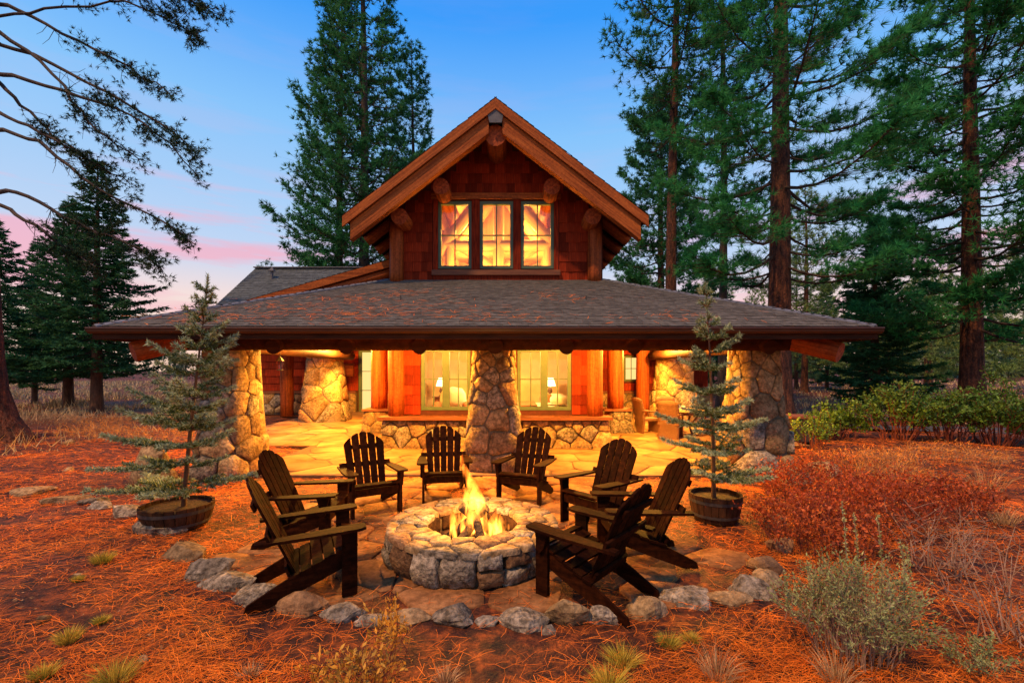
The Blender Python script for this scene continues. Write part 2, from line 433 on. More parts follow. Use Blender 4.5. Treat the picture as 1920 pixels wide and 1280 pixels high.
# ------------------------------------------------------------------ ground
def grid_axis(a, b_, near0, near1, step, far_ratio=1.35):
    xs = list(np.arange(near0, near1 + step / 2, step)); s = step; x = near1
    while x < b_: s *= far_ratio; x += s; xs.append(x)
    s = step; x = near0; pre = []
    while x > a: s *= far_ratio; x -= s; pre.append(x)
    return sorted(pre) + xs
gx, gy = grid_axis(-900, 900, -13, 12, .25), grid_axis(-40, 1500, 1.0, 16, .25)
GV = [(x, y, gz(x, y)) for y in gy for x in gx]; nx = len(gx)
GF = [(j * nx + i, j * nx + i + 1, (j + 1) * nx + i + 1, (j + 1) * nx + i) for j in range(len(gy) - 1) for i in range(nx - 1)]
tag(wobj('ground', GV, GF, M['ground'], None, True), kind='structure')

def pz(x, y): return .03 + .011 * max(0, y - 8.4)
# porch floor with flagstones
pat = MB()
for (x0, x1, y0, y1) in ((-5.1, 4.45, 8.40, 11.5), (-8.4, 7.6, 11.5, 20.5)):
    pat.add([(x0, y0, -.1), (x1, y0, -.1), (x1, y1, -.1), (x0, y1, -.1), (x0, y0, pz(x0, y0) - .012), (x1, y0, pz(x1, y0) - .012), (x1, y1, pz(x1, y1) - .012), (x0, y1, pz(x0, y1) - .012)],
            [(3, 2, 1, 0), (4, 5, 6, 7), (0, 1, 5, 4), (1, 2, 6, 5), (2, 3, 7, 6), (3, 0, 4, 7)])
patio = tag(pat.build('patio', M['joint']), kind='structure')
rs = random.Random(3)
pp = poisson(-8.3, 7.5, 8.42, 19.5, lambda u, v: .62 + .05 * max(0, v - 8.4), rs, 2600)
for c in cells(pp, -8.35, 7.55, 8.41, 20.4):
    cu = sum(p[0] for p in c) / len(c)
    if min(p[1] for p in c) < 11.5:
        if cu < -5.1 or cu > 4.45: c = clip(c, 0, -1, -11.5)
        else: c = clip(clip(c, -1, 0, 5.1), 1, 0, 4.45)
        if len(c) < 3: continue
    stone_from_cell('flagstone', c, lambda u, v, o: (u, v, pz(u, v) - .012 + o), .014, .010, M['flag'], patio, rs, .01, .04, .05)
# paving round the fire pit
PIT = Vector((-.42, 4.92, 0))
def in_pave(u, v):
    a = math.hypot((u - PIT.x - .1) / 2.55, (v - 4.95) / 2.15)
    return (a < 1 or (-2.9 < u < 1.9 and 5 < v < 8.38) ) and (v > 3.75 + .16 * abs(u + .4))
pv = MB(); ring = []
V = [(PIT.x + .1 + 2.75 * math.cos(t) , 4.95 + 2.3 * math.sin(t), -.012) for t in np.linspace(0, 2 * math.pi, 48, endpoint=False)]
pave = wobj('paving', V + [(-3.0, 8.39, -.012), (2.0, 8.39, -.012)], [tuple(range(48))], M['ground'], None)
tag(pave, kind='structure')
rs = random.Random(5)
pp = poisson(-3.3, 2.5, 2.6, 8.36, lambda u, v: .46, rs, 2500)
for c in cells(pp, -3.3, 2.5, 2.6, 8.37):
    cu = sum(p[0] for p in c) / len(c); cv = sum(p[1] for p in c) / len(c)
    if not in_pave(cu, cv) or math.hypot(cu - PIT.x, cv - PIT.y) < .68 or rs.random() < .1: continue
    stone_from_cell('flagstone', c, lambda u, v, o: (u, v, -.012 + o), .022, .010, M['paver'], pave, rs, .03, .03, .03)

# drive behind the hedge
dr = [(7.5, 19.5), (10.5, 16.6), (14, 15.0), (20, 13.6), (30, 12.4)]
V = []
for i, (x, y) in enumerate(dr): V += [(x, y - .9, .035), (x, y + .9, .035)]
tag(wobj('driveway', V, [(2 * i, 2 * i + 2, 2 * i + 3, 2 * i + 1) for i in range(4)], M['road']), kind='structure')

# ------------------------------------------------------------------ the house
XC, YW = -.41, 11.6
WX0, WX1 = -3.13, 2.31
house = empty('log_cabin', (XC, YW, 0), 0, 'two-storey shingled log cabin with gabled upper floor and wide stone-piered porch', 'house')

def log(name, p0, p1, r, parent, m='log', n=14, r1=None, end='logend', seg=6):
    """a hewn log: own local z runs along it"""
    p0, p1 = Vector(p0), Vector(p1); L = (p1 - p0).length; r1 = r1 or r
    V = []; Fc = []
    ph = random.uniform(0, 9)
    for i in range(seg + 1):
        z = L * i / seg; rr = r + (r1 - r) * i / seg
        for k in range(n):
            t = 2 * math.pi * k / n
            q = rr * (1 + .025 * math.sin(3 * t + ph + i) + .02 * math.sin(ph * 3 + i * 2.1 + t))
            V.append((q * math.cos(t), q * math.sin(t), z))
    for i in range(seg):
        for k in range(n): Fc.append((i * n + k, i * n + (k + 1) % n, (i + 1) * n + (k + 1) % n, (i + 1) * n + k))
    Fc.append(tuple(reversed(range(n)))); Fc.append(tuple(seg * n + k for k in range(n)))
    me = mesh(V, Fc, [M[m], M[end]], True, name)
    for f in me.polygons[-2:]: f.material_index = 1; f.use_smooth = False
    o = link(name, me, parent)
    o.rotation_euler = (p1 - p0).to_track_quat('Z', 'Y').to_euler()
    o.location = p0 - anc(parent)
    return o

def wall_holes(mb, x0, x1, z0, z1, y0, y1, holes):
    xs = sorted({x0, x1, *[h[0] for h in holes], *[h[1] for h in holes]})
    for a, b_ in zip(xs, xs[1:]):
        cov = sorted([(h[2], h[3]) for h in holes if h[0] <= a + 1e-6 and h[1] >= b_ - 1e-6])
        z = z0
        for c, d in cov:
            if c > z: mb.span(a, b_, y0, y1, z, c)
            z = d
        if z < z1: mb.span(a, b_, y0, y1, z, z1)

UPW = [(-1.877, -1.034, 4.55, 6.26), (-.816, .027, 4.55, 6.26), (.231, 1.061, 4.55, 6.26)]
LOW = [(-2.31, -1.06, .95, 2.52), (.14, 1.50, .95, 2.52)]
fw = MB(); wall_holes(fw, WX0, WX1, 0, 6.0, YW, YW + .16, UPW + LOW)
SL = .77; APEX = 8.05                       # underside line of the gable roof
def zroof(x): return APEX - SL * abs(x + .38)
hw = (APEX - 6.0) / SL
fw2 = [(-.38 - hw, YW, 6.0), (-.38 + hw, YW, 6.0), (-.38, YW, APEX), (-.38 - hw, YW + .16, 6.0), (-.38 + hw, YW + .16, 6.0), (-.38, YW + .16, APEX)]
# upper windows reach above z = 6: cut the gable piece round them
gm = MB(); xs = [-.38 - hw, -1.877, -1.034, -.816, .027, .231, 1.061, -.38 + hw]
for a, b_ in zip(xs, xs[1:]):
    hole = any(abs(a - w[0]) < 1e-6 for w in UPW); zb = 6.26 if hole else 6.0
    pts = [(a, zb), (b_, zb), (b_, max(zb + .001, zroof(b_)))] + ([(-.38, APEX)] if a < -.38 < b_ else []) + [(a, max(zb + .001, zroof(a)))]
    n = len(pts)
    gm.add([(p[0], YW, p[1]) for p in pts] + [(p[0], YW + .16, p[1]) for p in pts],
           [tuple(range(n)), tuple(reversed(range(n, 2 * n)))] + [(k, n + k, n + (k + 1) % n, (k + 1) % n) for k in range(n)])
fw3 = MB(); wall_holes(fw3, WX0, WX1, 0, 6.0, YW, YW + .16, [(a, b_, c, 6.0) for a, b_, c, d in UPW] + LOW)
fw3.add(gm.V, gm.F)
front_wall = fw3.build('front_wall', M['wallboard'], house)
sw = MB(); sw.span(WX0, WX0 + .16, YW + .16, 20, 0, 5.62); wl_side = sw.build('side_wall', M['shingle'], house)
sw = MB(); sw.span(WX1 - .16, WX1, YW + .16, 20, 0, 5.62); sw.build('side_wall', M['shingle'], house)

# cedar shingles, one object each, sharing one unit mesh
sh_me = mesh([(0, 0, 0), (1, 0, 0), (1, -.026, 0), (0, -.026, 0), (0, 0, .315), (1, 0, .315), (1, -.006, .315), (0, -.006, .315)],
             [(0, 1, 2, 3), (7, 6, 5, 4), (3, 2, 6, 7), (0, 3, 7, 4), (2, 1, 5, 6)], M['shingle'], False, 'shingle')
rs = random.Random(21)
n_sh = 0
def shingle_wall(x0, x1, z0, z1, y, holes, parent, top=None, course=.25, wmin=.13, wmax=.26):
    global n_sh
    z = z0
    while z < z1 - .05:
        a, b_ = x0, x1
        spans = [(a, b_)]
        if top:
            lim = (APEX - .28 - z) / SL
            if lim < .1: break
            spans = [(max(a, -.38 - lim), min(b_, -.38 + lim))]
        for h in holes:
            if h[2] - .05 < z + .14 < h[3]:
                new = []
                for s in spans:
                    if h[1] <= s[0] or h[0] >= s[1]: new.append(s); continue
                    if h[0] > s[0]: new.append((s[0], h[0]))
                    if h[1] < s[1]: new.append((h[1], s[1]))
                spans = new
        for s0, s1 in spans:
            x = s0
            while x < s1 - .03:
                w = rs.uniform(wmin, wmax)
                if s1 - x - w < .07: w = s1 - x
                o = link('shingle', sh_me, parent)
                o.location = Vector((x + .003, y - rs.uniform(0, .008), z + rs.uniform(-.008, .008))) - anc(parent)
                o.scale = (w - .007, 1, min(1, (z1 - z + .02) / .315))
                n_sh += 1
                x += w
        z += course
trim = (-2.02, 1.20, 4.40, 6.42)
shingle_wall(WX0 + .03, WX1 - .03, 4.22, 8.0, YW - .004, [trim], front_wall, True)
shingle_wall(-2.74, -2.33, .84, 2.75, YW - .004, [], front_wall, wmin=.19, wmax=.23)
shingle_wall(1.53, 1.92, .84, 2.75, YW - .004, [], front_wall, wmin=.19, wmax=.23)
shingle_wall(-1.0, .08, .84, 2.75, YW - .004, [], front_wall, wmin=.24, wmax=.30)

# window trim
t = MB(); t.span(-2.05, 1.24, YW - .09, YW - .003, 6.30, 6.45); t.build('window_header', M['barge'], front_wall)
t = MB(); t.span(-2.03, 1.22, YW - .12, YW - .003, 4.37, 4.50); t.build('window_sill', M['sill'], front_wall)
t = MB(); t.span(-2.0, 1.19, YW - .075, YW - .003, 4.20, 4.365); t.build('apron_board', M['shingle'], front_wall)
for a, b_ in ((-2.0, -1.885), (-1.026, -.824), (.035, .223), (1.069, 1.18)):
    t = MB(); t.span(a, b_, YW - .05, YW - .003, 4.503, 6.297); t.build('casing', M['shingle'], front_wall)

def window(x0, x1, z0, z1, y, cols, rows, parent, fr=.07, glassm='glass', split=False):
    f = MB()
    f.span(x0, x0 + fr, y - .05, y + .06, z0, z1); f.span(x1 - fr, x1, y - .05, y + .06, z0, z1)
    f.span(x0 + fr, x1 - fr, y - .05, y + .06, z0, z0 + fr); f.span(x0 + fr, x1 - fr, y - .05, y + .06, z1 - fr, z1)
    if split:
        xm = (x0 + x1) / 2; f.span(xm - .09, xm + .09, y - .055, y + .06, z0 + fr, z1 - fr)
    w = f.build('window', M['frame'], parent)
    halves = [(x0 + fr, x1 - fr)] if not split else [(x0 + fr, xm - .09), (xm + .09, x1 - fr)]
    for a, b_ in halves:
        for i in range(1, cols):
            x = a + (b_ - a) * i / cols
            q = MB(); q.span(x - .014, x + .014, y - .02, y + .03, z0 + fr, z1 - fr); q.build('muntin', M['frame'], w)
        for j in range(1, rows):
            z = z0 + fr + (z1 - z0 - 2 * fr) * j / rows
            q = MB(); q.span(a, b_, y - .017, y + .027, z - .014, z + .014); q.build('muntin', M['frame'], w)
        for i in range(cols):
            for j in range(rows):
                xa, xb = a + (b_ - a) * i / cols, a + (b_ - a) * (i + 1) / cols
                h = (z1 - z0 - 2 * fr) / rows; za = z0 + fr + h * j
                q = MB(); q.span(xa, xb, y + .002, y + .008, za, za + h); q.build('pane', M[glassm], w)
    return w
for a, b_, c, d in UPW: window(a, b_, c, d, YW + .03, 2, 2, house, .075)
for a, b_, c, d in LOW: window(a, b_, c, d, YW + .03, 2, 2, house, .085, split=True)

# sill ledge and stone base of the bay
t = MB(); t.span(-3.28, 2.46, 11.10, YW - .004, .74, .82); t.build('ledge', M['sill'], house)
core = MB(); core.span(-3.2, 2.38, 11.30, YW - .004, 0, .728); bay = core.build('stone_base', M['mortar'], house)
rs = random.Random(31)
def bay_surf(u, v, o):
    k = 1 - v / .72; fl = .16 * k * k
    e = 0
    if u < -2.9: e = -(.12 * k) * (-2.9 - u) / .3
    if u > 2.1: e = (.12 * k) * (u - 2.1) / .3
    return (u + e, 11.30 - o - fl, .02 + v)
pp = poisson(-3.15, 2.35, .02, .70, lambda u, v: (.40 if v < .4 else .24) * rs.choice((.6, .9, 1.2)), rs, 900)
for c in cells(pp, -3.22, 2.40, 0, .70):
    stone_from_cell('stone', c, bay_surf, rs.uniform(.04, .08), .011, stonemat(rs, (.75, .2, .05)), bay, rs, .2)

# stone piers: rounded, tapering; stones wrap the front and both sides
def pier(cx, cy, zt, a0, b0, a1, b1, seed, name='stone_pier', rad=(.40, .22), z0=0.0, hb=(.028, .055), mix=(.7, .18, .12), flare=.35):
    """a: half width (x), b: half depth (y); 0 at the foot, 1 at the top"""
    rs = random.Random(seed); nexp = 5.0
    def half(t):
        k = (1 - t) ** 1.6
        return a1 + (a0 - a1) * k, b1 + (b0 - b1) * k
    def ray(th, t):
        a, b_ = half(t); c, s = math.cos(th), math.sin(th)
        r = (abs(c / a) ** nexp + abs(s / b_) ** nexp) ** (-1 / nexp); return c * r, s * r
    ths = np.linspace(-math.pi - .5, .5, 240); P = np.array([ray(t, .4) for t in ths])
    arc = np.concatenate([[0], np.cumsum(np.hypot(*np.diff(P, axis=0).T))]); U = arc[-1]; H = zt - z0
    def surf(u, v, o):
        th = float(np.interp(u, arc, ths)); t = min(1, max(0, v / H)); x, y = ray(th, t)
        L = math.hypot(x, y); nx_, ny_ = (math.copysign(abs(x) ** 2.2, x), math.copysign(abs(y) ** 2.2, y)); q = math.hypot(nx_, ny_) or 1
        return (cx + x + o * nx_ / q, cy + y + o * ny_ / q, z0 + v)
    cm = MB(); n = 28; V = []; Fc = []
    for i in range(9):
        for k in range(n):
            x, y = ray(2 * math.pi * k / n, i / 8); V.append((cx + x * .985, cy + y * .985, z0 + H * i / 8))
    for i in range(8):
        for k in range(n): Fc.append((i * n + k, i * n + (k + 1) % n, (i + 1) * n + (k + 1) % n, (i + 1) * n + k))
    Fc.append(tuple(8 * n + k for k in range(n)))
    core = wobj(name, V, Fc, M['mortar'], house, True)
    pts = poisson(0, U, .06, H - .05, lambda u, v: rad[0] + (rad[1] - rad[0]) * min(1, v / H * 1.2) * rs.choice((.55, .75, .9, 1.1, 1.45)), rs, 1300)
    for c in cells(pts, 0, U, 0, H):
        v = sum(p[1] for p in c) / len(c)
        h = hb[1] + (hb[0] - hb[1]) * min(1, v / H * 1.3)
        stone_from_cell('stone', c, surf, h * rs.uniform(.6, 1.2), .009, stonemat(rs, mix), core, rs, .04, .10, .06)
    return core
pier(-.36, 9.10, 2.55, .60, .52, .39, .38, 41, mix=(.55, .33, .12))            # middle
pier(-5.33, 8.72, 2.55, .48, .62, .37, .42, 42, rad=(.44, .25), hb=(.03, .10))  # left
pier(4.60, 8.72, 2.55, .52, .68, .34, .42, 43, rad=(.44, .25), hb=(.03, .10))   # right
pier(-6.92, 16.9, 3.1, .82, .75, .52, .5, 44, rad=(.55, .36), z0=.08)           # rear left
pier(6.0, 16.9, 3.1, .82, .75, .52, .5, 45, rad=(.55, .36), z0=.08)             # rear right
pier(-4.1, 14.0, .74, .48, .42, .36, .34, 46, 'stone_pedestal', (.42, .32), .05)
pier(3.28, 14.0, .74, .50, .42, .36, .34, 47, 'stone_pedestal', (.42, .32), .05)

# upright logs
for x in (-2.92, 2.09):
    log('log_post', (x, YW - .13, .82), (x, YW - .13, 3.9), .20, house)
    log('log_post', (x, YW - .09, 4.15), (x, YW - .09, 5.75), .175, house)
for x in (-4.08, 3.18):
    t = MB(); t.span(x - .42, x + .42, 13.6, 14.4, .742, .80); t.build('ledge', M['sill'], house)
    log('log_post', (x, 14.0, .80), (x, 14.0, 3.6), .25, house)
log('log_post', (5.35, 18.6, .1), (5.35, 18.6, 3.4), .27, house)
log('log_post', (-9.2, 18.6, .1), (-9.2, 18.6, 3.4), .25, house)

# rear walls with stone skirts, door and far window
def rear_wall(x0, x1, holes, seed):
    m = MB(); wall_holes(m, x0, x1, 0, 4.0, 20, 20.15, holes); w = m.build('rear_wall', M['wallboard'], house)
    shingle_wall(x0, x1, 1.08, 3.2, 19.996, [(h[0] - .04, h[1] + .04, h[2] - .1, h[3] + .06) for h in holes], w, None, .32, .45, .65)
    segs = [(x0, x1)]
    for h in holes:
        if h[2] < .5: segs = [(x0, h[0] - .06), (h[1] + .06, x1)]
    for a, b_ in segs:
        if b_ - a < .2: continue
        q = MB(); q.span(a, b_, 19.72, 19.996, .98, 1.06); q.build('ledge', M['sill'], w)
        q = MB(); q.span(a, b_, 19.80, 19.996, .05, .978); base = q.build('stone_base', M['mortar'], house)
        r2 = random.Random(seed)
        pts = poisson(a, b_, .1, .93, lambda u, v: .42, r2, 300)
        for c in cells(pts, a, b_, 0, .95):
            stone_from_cell('stone', c, lambda u, v, o: (u, 19.80 - o, .1 + v * .92), .05, .016, stonemat(r2), base, r2, .04)
    return w
rear_wall(-11.4, -3.2, [(-6.72, -5.72, .12, 2.9)], 51)
rear_wall(2.34, 8.6, [(4.90, 5.56, 1.50, 2.60)], 52)
dw = window(-6.72, -5.72, .12, 2.9, 20.0, 1, 3, house, .14, 'litpane'); dw.name = 'door'
q = MB(); q.tube([(-6.62, 19.92, 1.1), (-6.62, 19.88, 1.1), (-6.52, 19.88, 1.1)], .014); q.build('handle', M['iron'], dw)
window(4.90, 5.56, 1.50, 2.60, 19.98, 2, 2, house, .08, 'litpane')

# porch roof
EZ, EY, EX0, EX1 = 2.66, 7.34, -6.74, 5.88
TZ = 4.26
A, B, C_, D_ = Vector((EX0, EY, EZ)), Vector((EX1, EY, EZ)), Vector((WX1, YW, TZ)), Vector((WX0, YW, TZ))
BK = 17.5
def slab(pts, th):
    n = len(pts); return ([tuple(p) for p in pts] + [(p[0], p[1], p[2] - th) for p in pts],
        [tuple(range(n)), tuple(reversed(range(n, 2 * n)))] + [(k, n + k, n + (k + 1) % n, (k + 1) % n) for k in range(n)])
m = MB()
m.add(*slab([A, B, C_, D_], .10))
m.add(*slab([(EX0, BK, EZ), A, D_, (WX0, BK, TZ)], .10))
m.add(*slab([B, (EX1, BK, EZ), (WX1, BK, TZ), C_], .10))
proof = m.build('porch_roof', M['ceil'], house)

def shingle_field(name, m, p00, p10, p01, p11, parent, rs, expo=.112, wid=.20, th=.014):
    """courses of tabs over a four-sided roof plane; p00-p10 is the eave, p01-p11 the top"""
    p00, p10, p01, p11 = map(Vector, (p00, p10, p01, p11))
    nrm = (p10 - p00).cross(p01 - p00).normalized()
    if nrm.z < 0: nrm = -nrm
    up = nrm.cross((p10 - p00).normalized()); up = up if up.z > 0 else -up
    H = (p01 - p00).dot(up); n = int(H / expo); V = []; T = []
    along = (p10 - p00).normalized()
    for i in range(n + 1):
        s0 = i / (n + 1); s1 = min(1, (i + 1.25) / (n + 1))
        a, b_ = p00.lerp(p01, s0), p10.lerp(p11, s0); L = (b_ - a).length
        x = -rs.uniform(0, wid) ; lift = up * (H / (n + 1) * 1.25)
        while x < L:
            w = wid * rs.uniform(.6, 1.25); x0, x1 = max(0, x), min(L, x + w - .006); x += w
            if x1 - x0 < .02: continue
            dz = rs.uniform(0, .006)
            lo = [a + along * x0 + nrm * (th + dz + .003), a + along * x1 + nrm * (th + dz + .003)]
            hi = [lo[1] + lift - nrm * th, lo[0] + lift - nrm * th]
            V += [*lo, *hi]; tn = rs.uniform(.33, .67); T.append(tn)
            dn = [lo[0] - nrm * th, lo[1] - nrm * th]
            V += [dn[0], dn[1], lo[1], lo[0]]; T.append(tn)
    return tag(soup(name, [tuple(v) for v in V], m, parent, T, 4), kind='stuff')
rs = random.Random(61)
shingle_field('roof_shingles', M['asphalt'], A + Vector((0, -.03, 0)), B + Vector((0, -.03, 0)), D_, C_, proof, rs)
shingle_field('roof_shingles', M['asphalt'], (EX0, BK, EZ), A, (WX0, BK, TZ), D_, proof, rs)
shingle_field('roof_shingles', M['asphalt'], B, (EX1, BK, EZ), C_, (WX1, BK, TZ), proof, rs)
for p, q_ in ((A, D_), (B, C_)):                      # hip caps
    n = 26
    for i in range(n):
        a, b_ = p.lerp(q_, i / n), p.lerp(q_, (i + 1.12) / n)
        sx = 1 if p is A else -1
        # two flaps folded over the hip
        d = (q_ - p).normalized(); up = Vector((0, 0, 1))
        f1 = Vector((1 * sx, 0, 0)); f1 = (f1 - d * f1.dot(d)).normalized(); f2 = Vector((0, 1, 0)); f2 = (f2 - d * f2.dot(d)).normalized()
        l1 = (f1 * .14 + up * -.0); l2 = (f2 * .14)
        z = up * (.045 + .004 * (i % 2))
        V = [a + z, b_ + z - up * .006, b_ + z + l1 - up * .012, a + z + l1 - up * .006, b_ + z + l2 - up * .012, a + z + l2 - up * .006]
        wobj('hip_cap', V + [v - up * .02 for v in V], [(0, 1, 2, 3), (1, 0, 5, 4), (3, 2, 8, 9), (4, 5, 11, 10), (0, 3, 9, 6), (5, 0, 6, 11)], M['cap'], proof)
# fascia and gutter
m = MB(); m.span(EX0, EX1, EY - .03, EY + .01, EZ - .20, EZ - .012); m.build('fascia', M['darkwood'], proof)
for x in (EX0, EX1):
    m = MB(); m.span(x - .02, x + .02, EY + .01, BK, EZ - .20, EZ - .012); m.build('fascia', M['darkwood'], proof)
prof = [(-.032, 0), (-.13, 0), (-.135, -.02), (-.125, -.035), (-.115, -.07), (-.08, -.10), (-.032, -.10)]
V = [(x, EY + p[0], EZ - .014 + p[1]) for x in (EX0 - .03, EX1 + .03) for p in prof]; n = len(prof)
wobj('gutter', V, [(k, k + 1, n + k + 1, n + k) for k in range(n - 1)] + [tuple(range(n)), tuple(reversed(range(n, 2 * n)))], M['fascia'], proof)
# porch beam, rafters, hip rafters
log('porch_beam', (-6.25, 8.22, 2.50), (5.45, 8.22, 2.50), .185, house, 'darkwood', seg=14)
for x in (-4.17, -2.9, -1.62, -.29, .95, 2.13, 3.26, 4.5):
    log('rafter', (x, 7.92, 2.36), (x * .98, 11.5, 3.62), .13, house, 'darkwood', end='darkwood')
log('hip_rafter', (-6.35, 7.62, 2.26), (-3.2, 11.4, 3.75), .17, house)
log('hip_rafter', (5.50, 7.62, 2.26), (2.4, 11.4, 3.75), .17, house)
for x in (-6.1, 5.3):
    log('porch_beam', (x, 8.4, 2.52), (x, 17.2, 2.52), .17, house, 'darkwood', seg=12)

# gable roof
RY0, RY1, HALF, RZ = 10.5, 20.4, 3.52, 8.24
EZG = RZ - .77 * HALF
sides = []
for s in (-1, 1):
    xe = -.38 + s * HALF
    m = MB(); m.add(*slab([(-.38, RY0, RZ), (-.38, RY1, RZ), (xe, RY1, EZG), (xe, RY0, EZG)], .09))
    g = m.build('gable_roof', M['darkwood'], house)
    shingle_field('roof_shingles', M['asphalt'], (xe, RY0 - .02, EZG), (xe, RY1, EZG), (-.38, RY0 - .02, RZ), (-.38, RY1, RZ), g, rs, .16, .33)
    # barge boards: thin upper board, deep lower timber set back
    def rake(x0, x1, zoff, h, y0, y1, nm, mm):
        z = lambda x: RZ + zoff - .77 * abs(x + .38)
        V = [(x0, y, z(x0) - d) for y in (y0, y1) for d in (0, h)] + [(x1, y, z(x1) - d) for y in (y0, y1) for d in (0, h)]
        an = math.atan2(z(x0) - z(x1), x1 - x0); Ri = Matrix.Rotation(-an, 3, 'Y'); p0 = Vector(V[0])
        o = link(nm, mesh([Ri @ (Vector(v) - p0) for v in V], [(0, 1, 3, 2), (4, 6, 7, 5), (0, 4, 5, 1), (2, 3, 7, 6), (0, 2, 6, 4), (1, 5, 7, 3)], M[mm], False, nm), g)
        o.rotation_euler = (0, an, 0); o.location = p0 - anc(g)
    rake(-.38, xe, -.03, .24, RY0 - .055, RY0 - .004, 'barge_board', 'barge')
    rake(-.38 + s * .16, xe - s * .16, -.275, .40, RY0 + .02, RY0 + .22, 'rake_timber', 'barge')
    for k in range(9):                                   # rafter tails under the side eave
        y = 11.9 + k * .95
        x0 = -.38 + s * 2.5; x1 = -.38 + s * 3.42
        z = lambda x: RZ - .28 - .77 * abs(x + .38)
        log('rafter_tail', (x0, y, z(x0)), (x1, y, z(x1)), .135, g, 'log', 10, seg=3)
m = MB(); m.add([(-.38, RY0 - .03, 7.98), (-.20, RY0 - .03, 7.84), (-.24, RY0 - .03, 7.66), (-.52, RY0 - .03, 7.66), (-.56, RY0 - .03, 7.84),
                 (-.38, RY0 + .01, 7.98), (-.20, RY0 + .01, 7.84), (-.24, RY0 + .01, 7.66), (-.52, RY0 + .01, 7.66), (-.56, RY0 + .01, 7.84)],
                [(0, 1, 2, 3, 4), (9, 8, 7, 6, 5)] + [(k, 5 + k, 5 + (k + 1) % 5, (k + 1) % 5) for k in range(5)])
m.build('ridge_plate', M['cap'], house)
log('ridge_log', (-.38, RY0 + .14, 7.46), (-.38, 20.2, 7.46), .25, house, seg=10)
for x, z, r in ((-1.72, 6.40, .20), (.97, 6.40, .20), (-2.72, 5.68, .20), (1.96, 5.68, .20)):
    log('purlin', (x, RY0 + .48, z), (x, 20.2, z), r, house, seg=10)
# left wing: low shed roof with a log rake, and the dark shingled roof behind it
m = MB(); WZ = lambda x: 5.12 + .285 * (x + 3.5)
m.add(*slab([(-3.14, 13, WZ(-3.14)), (-7.6, 13, WZ(-7.6)), (-7.6, 16.6, WZ(-7.6)), (-3.14, 16.6, WZ(-3.14))], .08)); wing = m.build('wing_roof', M['darkwood'], house)
shingle_field('roof_shingles', M['greenroof'], (-7.6, 16.6, WZ(-7.6)), (-7.6, 12.98, WZ(-7.6)), (-3.14, 16.6, WZ(-3.14)), (-3.14, 12.98, WZ(-3.14)), wing, rs, .16, .33)
m = MB(); m.bar((-3.15, 12.96, WZ(-3.15) - .12), (-7.62, 12.96, WZ(-7.62) - .12), .05, .20); m.build('barge_board', M['barge'], wing)
log('rake_log', (-3.15, 13.12, WZ(-3.15) - .34), (-7.4, 13.12, WZ(-7.4) - .34), .13, wing)
m = MB(); m.add([(-3.14, 13.3, 2.95), (-7.2, 13.3, 2.95), (-7.2, 13.3, WZ(-7.2) - .1), (-3.14, 13.3, WZ(-3.14) - .1), (-3.14, 13.4, 2.95), (-7.2, 13.4, 2.95), (-7.2, 13.4, WZ(-7.2) - .1), (-3.14, 13.4, WZ(-3.14) - .1)],
                [(0, 1, 2, 3), (7, 6, 5, 4), (0, 4, 5, 1), (1, 5, 6, 2), (2, 6, 7, 3)]); m.build('wing_wall', M['wallboard'], house)
G0, G1 = -10.7, -3.2
m = MB(); m.add(*slab([(G0, 15.6, 3.66), (G1, 15.6, 3.66), (G1, 19.0, 6.21), (G0, 19.0, 6.21)], .1)); m.add(*slab([(G0, 19.0, 6.21), (G1, 19.0, 6.21), (G1, 22.4, 3.66), (G0, 22.4, 3.66)], .1))
gr = m.build('back_roof', M['darkwood'], house)
shingle_field('roof_shingles', M['greenroof'], (G0 - .02, 15.58, 3.66), (G1, 15.58, 3.66), (G0 - .02, 19.0, 6.21), (G1, 19.0, 6.21), gr, rs, .15, .33)
m = MB(); m.bar((G0 - .04, 19.0, 6.25), (G1, 19.0, 6.25), .26, .04); m.build('ridge_cap', M['cap'], gr)
m = MB(); m.tube([(-9.6, 18.2, 5.5), (-9.6, 18.2, 5.95)], .05, 10); m.add([(-9.72, 18.1, 5.93), (-9.48, 18.1, 5.93), (-9.48, 18.3, 5.93), (-9.72, 18.3, 5.93), (-9.6, 18.2, 6.10)], [(3, 2, 1, 0), (0, 1, 4), (1, 2, 4), (2, 3, 4), (3, 0, 4)]); m.build('roof_vent', M['cap'], gr)
m = MB(); m.add(*slab([(2.4, 16.0, 3.70), (8.8, 16.0, 3.1), (8.8, 21, 3.3), (2.4, 21, 3.9)], .1)); m.build('back_roof', M['darkwood'], house)

# rooms behind the glass
def room(x0, x1, y0, y1, z0, z1, wm, fm, name='interior_wall', top=True):
    m = MB(); t_ = .04
    m.span(x0, x1, y1, y1 + t_, z0, z1); m.span(x0 - t_, x0, y0, y1, z0, z1); m.span(x1, x1 + t_, y0, y1, z0, z1); 
    if top: m.span(x0, x1, y0, y1, z1, z1 + t_)
    w = m.build(name, M[wm], house)
    m = MB(); m.span(x0, x1, y0, y1, z0 - t_, z0); m.build('interior_floor', M[fm], house)
    return w
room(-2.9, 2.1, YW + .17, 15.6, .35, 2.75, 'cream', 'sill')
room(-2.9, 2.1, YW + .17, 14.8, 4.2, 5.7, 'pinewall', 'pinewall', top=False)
for s in (-1, 1):                                       # sloping boarded ceiling upstairs
    x = -.38 + s * 2.6
    m = MB(); m.add([(-.38, YW + .17, 7.75), (-.38, 14.8, 7.75), (x, 14.8, 5.70), (x, YW + .17, 5.70), (-.38, YW + .17, 7.79), (-.38, 14.8, 7.79), (x, 14.8, 5.74), (x, YW + .17, 5.74)], [(0, 1, 2, 3), (7, 6, 5, 4)]); m.build('interior_ceiling', M['pinewall'], house)
